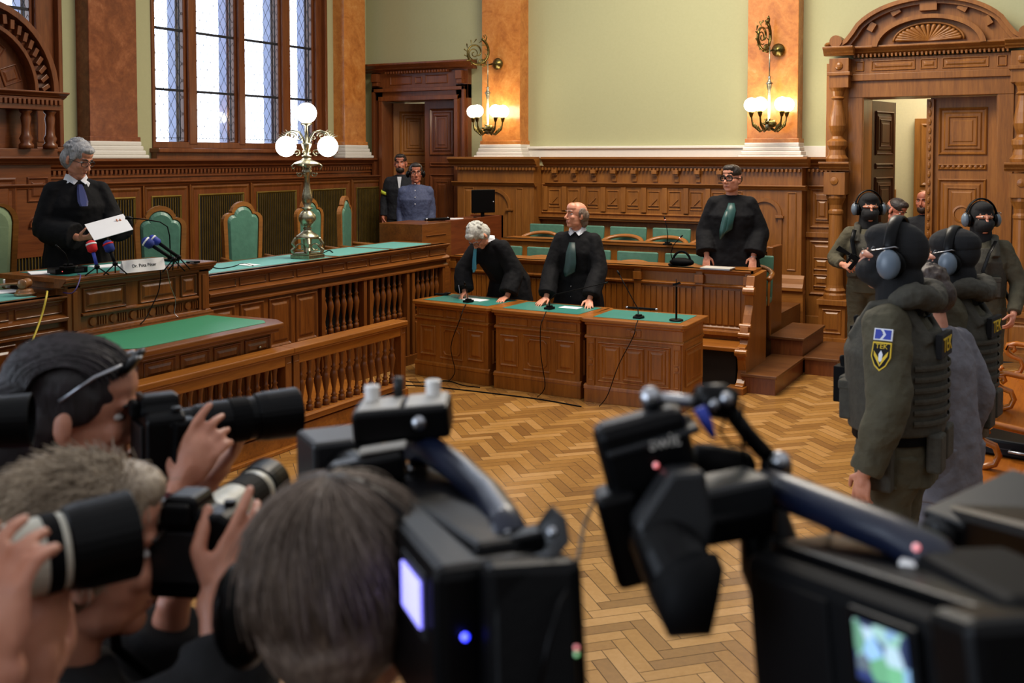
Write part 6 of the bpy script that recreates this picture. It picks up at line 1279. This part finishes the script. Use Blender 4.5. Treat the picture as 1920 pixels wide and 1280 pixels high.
gp(g, 'thin_cable', 'black', rod([(1365, 770, 1.13), (1350, 810, 1.13), (1370, 835, 1.14), (1415, 838, 1.15)], .0018, 6), 0, True); gp(g, 'thin_cable', 'black', rod([(1392, 750, 1.13), (1390, 800, 1.13), (1396, 870, 1.13)], .0018, 6), 0, True); gp(g, 'thin_cable', 'black', rod([(1470, 890, 1.12), (1520, 905, 1.1), (1545, 950, 1.08), (1560, 1000, 1.05)], .0025, 6), 0, True)
gp(g, 'white_connector', 'cupw', rod([(1690, 1058, .90), (1745, 1078, .88)], [.006, .008], 12), .001); gp(g, 'red_cap', 'rled', lambda q: q.sph(at(1718, 1026, .88), .003, 10), 0, True); gp(g, 'green_led', 'gled', lambda q: q.sph(at(1790, 1086, .84), .003, 8), 0, True); gp(g, 'metal_socket', 'brass', rod([(1735, 1092, .87), (1750, 1096, .86)], .006, 10), 0, True); gp(g, 'metal_socket', 'brass', rod([(1735, 1112, .87), (1750, 1116, .86)], .006, 10), 0, True)
gp(g, 'top_switch', 'steel', bar((1530, 1083, 1.02), (1610, 1098, .97), .01, .004), .001); gp(g, 'logo_strip', 'stone', bar((1890, 1195, .72), (1940, 1190, .72), .006, .014), .001)
gp(g, 'tripod_column', 'black', lambda q: q.tube([(B0 + B1) / 2 - CZ * .08, V((((B0 + B1) / 2).x, ((B0 + B1) / 2).y, .17))], .03, 12), 0, True)
# operator at the right edge
r, T, j = world_person('camera operator in black mostly outside the right edge, hand at the lens', 2120, 900, 1.25, 150, z0=.17, leanv=4, armsw={'elL': at(1960, 1330, 1.05), 'wrL': at(2195, 1000, 1.12), 'elR': at(2150, 1300, 1.35), 'wrR': at(2000, 1060, 1.4)}, hands={'L': (CZ * .6 - CRv * .8, CFv, -1, (30, 40, 45, 50), 25)})
hair(r, T, 'hdark', 'short'); facebits(r, T); jacket(r, j, 'knit', 'jacket', 1.25, (.1, .085, .07), .0); trousers(r, j, 'darkcloth')
g = gear('video_camera', 'partly visible black video camera with grey eyepiece at the right edge', 'camera', at(1880, 1040, 1.2)); gp(g, 'body', 'black', bar((2080, 1110, 1.0), (1830, 1030, 1.25), .09, .11), .012); gp(g, 'eyepiece', 'grey', rod([(1750, 1000, 1.22), (1800, 985, 1.24), (1850, 985, 1.25)], [.018, .026, .034], 20), 0, True)
gp(g, 'foam_ring', 'stone', rod([(1845, 1035, 1.15), (1862, 1045, 1.15)], [.028, .03], 20), 0, True); gp(g, 'sun_hood', 'grey', bar((1790, 985, 1.2), (1960, 905, 1.28), .09, .012), .003); gp(g, 'monopod', 'black', lambda q: q.tube([at(1950, 1070, 1.1), V((at(1950, 1070, 1.1).x, at(1950, 1070, 1.1).y, .17))], .015, 10), 0, True)
# ================================================================ things on the desks
def hitz(px, py, z): d = at(px, py, 1) - V((0, 0, CAMH)); return V((0, 0, CAMH)) + d * ((z - CAMH) / d.z)
def hitx(px, py, X): d = at(px, py, 1) - V((0, 0, CAMH)); return V((0, 0, CAMH)) + d * (X / d.x)
def mic(label, bx, by, z, stalk, head_r=.009, base='tri', name='gooseneck_microphone', ring=None):
    p = hitz(bx, by, z); r = thing(name, label, 'microphone', tuple(p)); q = MB()
    if base == 'disc': q.lathe([(.001, 0), (.062, 0), (.062, .012), (.015, .02), (.001, .02)], (0, 0, 0), 20)
    else: q.prism([(-.035, -.05), (.035, -.05), (.05, .02), (.03, .06), (-.03, .06), (-.05, .02)], 0, .018, 'z'); q.prism([(-.02, -.03), (.02, -.03), (.03, .02), (-.03, .02)], .018, .034, 'z')
    q.build('base', M['black'], r, bevel=.005); q = MB(); pts = [V((0, 0, .02))] + [at(*s) - p for s in stalk]; q.tube(pts, .0045, 8); q.build('stalk', M['blackmat'], r, smooth=True)
    q = MB(); d = (pts[-1] - pts[-2]).normalized(); q.tube([pts[-1] - d * .01, pts[-1] + d * .01, pts[-1] + d * .04], [.005, head_r, head_r * .9], 10); q.build('capsule', M['black'], r, smooth=True)
    if ring: q = MB(); q.tube([pts[-1] - d * .004, pts[-1] + d * .004], head_r * 1.15, 10); q.build('light_ring', M[ring], r, smooth=True)
    return r
def wire(label, pts, rad, mt='blackmat', cat='cable'):
    q = MB(); P = [V(p) for p in pts]; out = []
    for i in range(len(P) - 1):
        a, b, c, d = P[max(0, i - 1)], P[i], P[i + 1], P[min(len(P) - 1, i + 2)]
        for k in range(6): t = k / 6; out.append(.5 * ((2 * b) + (-a + c) * t + (2 * a - 5 * b + 4 * c - d) * t * t + (-a + 3 * b - 3 * c + d) * t ** 3))
    out.append(P[-1]); q.tube(out, rad, 6); return tag(q.build('cable', M[mt], None, smooth=True), label, cat)
def sheet(label, px, py, z, w_, d_, rz, th=.002, mt='paper', name='paper_sheet', cat='paper'):
    p = hitz(px, py, z); q = MB(); q.box(-w_ / 2, w_ / 2, -d_ / 2, d_, 0, th); o = q.build(name, M[mt], None); o.location = p; o.rotation_euler = (0, 0, R(rz)); return tag(o, label, cat)
ZD = .764
mic('short microphone on the left desk in front of the writing lawyer', 878, 566, ZD, [(876, 552, 9.95), (872, 534, 9.85)])
mic('microphone on the middle desk with its long stalk stretched to the right', 1030, 579, ZD, [(1031, 562, 9.65), (1040, 552, 9.6), (1090, 541, 9.55), (1132, 531, 9.5)])
mic('microphone on the right desk with its stalk rising to the upper left', 1197, 596, ZD, [(1196, 578, 9.4), (1190, 568, 9.4), (1175, 540, 9.45), (1161, 514, 9.5)])
r = mic('tall black microphone stand with round base on the right desk', 1268, 601, ZD, [(1268, 570, 9.2), (1268, 531, 9.2)], .004, 'disc', 'microphone_stand'); q = MB(); q.tube([(0, 0, .02), (0, 0, .30)], .009, 10); q.bar((-.03, 0, .315), (.035, -.01, .335), .02, .02); q.build('clip', M['black'], r)
sheet('white sheet under the hand of the writing lawyer', 886, 562, ZD, .28, .10, -10); sheet('white sheet between the hands of the balding lawyer', 1068, 577, ZD, .2, .08, -4)
p = hitz(828, 553, ZD); r = thing('glasses_case', 'small black case on the far left corner of the left desk', 'case', tuple(p), 15); q = MB(); q.box(-.07, .07, -.03, .03, 0, .02); q.build('lid', M['black'], r, bevel=.008); q = MB(); q.box(.03, .09, -.02, .04, .01, .028); q.build('flap', M['black'], r, bevel=.006)
p = hitz(1203, 580, ZD); r = thing('document_holder', 'dark bar-shaped holder on the rear edge of the right desk', 'holder', tuple(p), 2); q = MB(); q.box(-.14, .14, -.012, .012, 0, .02); q.build('bar', M['black'], r, bevel=.005); q = MB(); q.cap((-.15, 0, .01), (-.14, 0, .01), .012, .012, 10); q.build('end_cap', M['steel'], r, smooth=True); q = MB(); q.cap((.14, 0, .01), (.15, 0, .01), .012, .012, 10); q.build('end_cap', M['steel'], r, smooth=True)
# jury box things
mic('thin microphone with red-lit tip on the rear jury ledge', 1251, 459, 1.228, [(1252, 440, 11.3), (1250, 425, 11.3), (1247, 412, 11.3)], .008, ring='rled'); mic('bent microphone on the front jury desk beside the black bag', 1262, 497, 1.104, [(1258, 475, 10.35), (1262, 460, 10.35), (1275, 446, 10.3)], .008, ring='rled')
p = hitz(1275, 500, 1.104); r = thing('handbag', 'black bag with looped strap lying on the jury box front', 'bag', (p.x, p.y + .05, 1.103)); q = MB(); q.sph((0, .0, .045), (.13, .06, .045), 16); q.build('pouch', M['blackmat'], r, smooth=True, disp=(.02, .05)); q = MB(); q.tube([(.0 + .09 * math.cos(R(t)), .0, .05 + .10 * math.sin(R(t))) for t in range(0, 181, 15)], [(.005, .012)] * 13, 8); q.build('strap', M['blackmat'], r, smooth=True)
p = hitz(1343, 505, 1.104); r = thing('laptop', 'closed white laptop between the hands of the lawyer in glasses', 'laptop', tuple(p), 0); q = MB(); q.box(-.15, .15, -.05, .14, 0, .01); q.build('base', M['steel'], r, bevel=.003); q = MB(); q.box(-.15, .15, -.05, .14, .0105, .018); q.build('lid', M['stone'], r, bevel=.003)
# judge's desk things (top z = 1.363)
ZJ = 1.364
p = hitz(268, 508, ZJ); r = thing('name_sign', 'white folded name sign at the front edge of the raised desk', 'sign', tuple(p), 83); q = MB(); q.prism([(-.03, 0), (.03, 0), (.004, .088), (-.004, .088)], -.175, .175, 'x'); q.build('card', M['paper'], r)
text('name_lettering', 'Dr. Póta Péter', M['grey'], r, .034, gm(r) @ Matrix.Translation((0, -.0185, .045)) @ Matrix.Rotation(R(73.5), 4, 'X'), .0006)
def pressmic(label, foam, fp, ep, D0, D1, block=True, body='blackmat', cube=None, feet=True, fr=.036):
    a, b = at(fp[0], fp[1], D0), at(ep[0], ep[1], D1); base_ = V((b.x, b.y, ZJ)); r = thing('press_microphone', label, 'microphone', tuple(base_)); inv = -base_
    d = (b - a).normalized(); q = MB(); q.tube([a + inv - d * .045, a + inv - d * .035, a + inv - d * .01, a + inv + d * .03, a + inv + d * .045], [.012, fr * .8, fr, fr * .95, fr * .5], 18); q.build('foam_windshield', M[foam], r, smooth=True)
    q = MB(); q.tube([a + inv - d * .022, a + inv - d * .010], fr * 1.03, 18); q.build('white_band', M[cube or 'paper'], r, smooth=True)
    q = MB(); q.tube([a + inv + d * .04, b + inv], [.013, .012], 12); q.build('handle', M[body], r, smooth=True)
    if feet:
        for t in (20, 140, 260): q = MB(); q.tube([(0, 0, b.z - ZJ), (.09 * math.cos(R(t)), .09 * math.sin(R(t)), .004)], .005, 8); q.build('leg', M['black'], r, smooth=True)
    q = MB(); q.sph((0, 0, b.z - ZJ), .02, 10); q.build('clip', M['black'], r, smooth=True); return r
pressmic('press microphone with bright red foam windshield', 'redf', (172, 462), (182, 500), 7.38, 7.36, body='bluef'); pressmic('press microphone with blue foam and red band beside the red one', 'navyf', (204, 462), (216, 494), 7.42, 7.40, cube='redf')
pressmic('front press microphone with dark blue foam leaning from the right', 'navyf', (277, 455), (325, 486), 7.55, 7.58, feet=True); pressmic('rear press microphone with blue foam, partly behind the other leaning one', 'bluef', (290, 450), (335, 482), 7.68, 7.70, feet=True, fr=.03)
mic('long bent gooseneck microphone curving left towards the reading judge', 322, 489, ZJ, [(319, 470, 7.72), (318, 442, 7.72), (314, 425, 7.70), (300, 416, 7.66), (270, 411, 7.58), (246, 409, 7.52)], .014)
mic('small thin microphone on the black switch box beside the papers', 128, 503, ZJ + .04, [(127, 488, 7.3), (122, 475, 7.28), (112, 466, 7.25)], .006)
p = hitz(131, 512, ZJ); r = thing('switch_box', 'black switch box with a small display on the raised desk', 'device', tuple(p), 78); q = MB(); q.box(-.12, .12, -.03, .10, 0, .042); q.build('housing', M['black'], r, bevel=.004); q = MB(); q.box(.02, .09, -.032, -.03, .01, .032); q.build('display', M['grey'], r); q = MB(); q.sph((-.07, -.031, .02), .004, 8); q.build('red_light', M['rled'], r)
sheet('loose white papers at the left corner of the raised desk', 90, 512, ZJ, .24, .14, 60, .006); sheet('white papers behind the two upright press microphones', 205, 500, ZJ, .22, .12, 75, .008, name='paper_stack')
p = hitz(362, 493, ZJ); r = thing('voice_recorder', 'tiny black recorder at the right corner of the raised desk', 'recorder', tuple(p), 60); q = MB(); q.box(-.05, .05, -.02, .02, 0, .015); q.build('case', M['black'], r, bevel=.004); q = MB(); q.box(-.03, .0, -.021, -.019, .004, .011); q.build('display', M['steel'], r)
ZW = 1.24
p = hitz(78, 541, ZW); r = thing('black_box', 'black electronics box on the lower bench under the raised desk corner', 'box', (p.x - .08, p.y - .05, ZW), 85); q = MB(); q.box(-.1, .1, -.05, .07, 0, .075); q.build('housing', M['black'], r, bevel=.008); q = MB(); q.box(-.08, .08, -.052, -.05, .01, .06); q.build('front_cover', M['blackmat'], r)
p = hitz(47, 553, ZW); r = thing('gavel_block', 'round turned wooden sound block on the lower bench', 'block', tuple(p)); q = MB(); q.lathe([(.001, 0), (.07, 0), (.072, .012), (.06, .02), (.055, .035), (.045, .045), (.001, .046)], (0, 0, 0), 26); q.build('base', M['gavel'], r, bevel=.002); q = MB(); q.lathe([(.071, .008), (.073, .008), (.073, .013), (.071, .013)], (0, 0, 0), 26); q.build('brass_ring', M['brass'], r)
r2_ = thing('gavel', 'wooden gavel resting on its round block', 'gavel', (p.x, p.y, ZW + .047), -60); q = MB(); q.lathe([(.001, -.05), (.028, -.05), (.034, -.045), (.034, -.03), (.026, -.02), (.032, 0), (.026, .02), (.034, .03), (.034, .045), (.028, .05), (.001, .05)], (0, 0, .034), 20, 'x'); q.build('gavel_head', M['gavel'], r2_, smooth=True); q = MB(); q.tube([(0, 0, .034), (0, -.1, .03), (0, -.26, .012)], [.010, .008, .012], 10); q.build('handle', M['gavel'], r2_, smooth=True)
p = hitz(20, 540, ZW); r = thing('coffee_cup', 'white cup at the left edge behind the gavel', 'cup', (p.x - .04, p.y + .02, ZW)); q = MB(); q.lathe([(.001, 0), (.03, 0), (.045, .06), (.041, .06), (.028, .006), (.001, .006)], (0, 0, 0), 24); q.build('bowl', M['cupw'], r, smooth=True); q = MB(); q.tube([(-.04, -.0, .05), (-.07, 0, .045), (-.065, 0, .02), (-.035, 0, .015)], .004, 8); q.build('handle', M['cupw'], r, smooth=True)
sheet('white papers at the left edge beside the gavel handle', 12, 548, ZW, .2, .12, 80, .006)
X0 = XB + .06; c = hitz(86, 546, ZW + .005)
wire('yellow cable hanging from the lower bench towards the floor', [c + V((-.1, 0, .004)), c, hitx(88, 551, -6.12), hitx(78, 592, -6.08), hitx(60, 640, -6.03), hitx(38, 685, -6.0), hitx(8, 735, -5.97), hitx(-30, 800, -5.95)], .007, 'cableY')
c = hitz(140, 520, ZJ); wire('violet cable dropping from the switch box to the lower bench', [c + V((-.02, .04, .02)), c + V((.06, .0, .01)), c + V((.1, -.1, -.09)), hitz(100, 545, ZW) + V((0, 0, .01))], .004, 'cableV')
c = hitz(328, 503, ZJ); XF = -6.10
wire('black cable hanging down the carved front of the raised desk', [V((-6.2, c.y, ZJ + .004)), V((XF, c.y, 1.35)), V((XF + .0, c.y - .01, 1.2)), V((XF, c.y - .08, 1.08)), V((XF + .02, c.y - .16, 1.0)), V((XF + .03, c.y - .22, .965))], .004)
wire('thin grey cable hanging at the right part of the raised desk front', [V((-6.2, c.y + .06, ZJ + .004)), V((XF, c.y + .06, 1.35)), V((XF, c.y + .1, 1.22)), V((XF, c.y + .15, 1.1)), V((XF, c.y + .14, 1.0)), V((XF + .03, c.y + .15, .965))], .003, 'steel')
# bench and floor cables
c = hitz(430, 500, 1.24); wire('short black cable lying on the bench top left of the lamp', [hitz(392, 498, 1.243), hitz(410, 503, 1.243), hitz(435, 500, 1.243), hitz(455, 494, 1.243), hitz(475, 498, 1.243)], .004); wire('lamp cord curling right of the brass lamp base', [hitz(592, 478, 1.243), hitz(606, 474, 1.243), hitz(617, 469, 1.243), hitz(624, 473, 1.243)], .005)
sheet('small papers on the bench top near the cable', 470, 497, 1.24, .12, .12, 80, .004)
def floorwire(label, pts, rad=.005): return wire(label, [hitz(x, y, rad) for x, y in pts], rad)
floorwire('black cables running over the floor from the railing to the first desk', [(748, 708), (765, 715), (800, 716), (840, 714), (868, 722), (900, 726)]); floorwire('black cable along the foot of the three lawyer desks', [(750, 722), (800, 724), (870, 731), (930, 738), (1010, 748), (1090, 762)], .006)
for lb, (bx, by), (fx, fy), (gx, gy) in (('cable hanging down the front of the left desk', (873, 571), (868, 645), (850, 716)), ('cable hanging down the front of the middle desk', (1024, 584), (1030, 680), (1018, 745)), ('cable hanging down the front of the right desk', (1196, 600), (1180, 700), (1135, 762))):
    a = hitz(bx, by, ZD + .003); f_ = hitz(bx, by + 10, ZD); e = hitz(gx, gy, .01); m_ = V(((f_.x + e.x) / 2, min(f_.y, e.y) - .07, .42)); wire(lb, [a, f_ + V((0, -.05, 0)), V((f_.x, f_.y - .11, .68)), m_ + V((.02, .0, 0)), V((e.x + .03, e.y - .02, .12)), e + V((-.05, -.02, 0))], .004)

# ---------------------------------------------------------------- groups of repeats
GR = {'green_armchair': 'green chairs of the jury box', 'judge_chair': 'judge chairs behind the bench', 'lawyer_desk': 'three lawyer desks', 'balustrade': 'sections of the low spindled railing', 'judges_bench': 'lower wings of the judges bench',
      'wooden_step': 'wooden steps beside the jury box', 'wall_sconce': 'brass wall lamps on the pillars', 'gooseneck_microphone': 'gooseneck microphones on the desks', 'press_microphone': 'press microphones on the raised desk', 'paper_sheet': 'loose white papers on the desks',
      'cable': 'cables on desks and floor', 'photo_camera': 'still cameras of the photographers', 'video_camera': 'video cameras in the foreground', 'assault_rifle': 'rifles of the masked officers'}
for o in list(sc.objects):
    if o.parent is None and 'label' in o.keys():
        b = o.name.split('.')[0]
        if b in GR: o['group'] = GR[b]
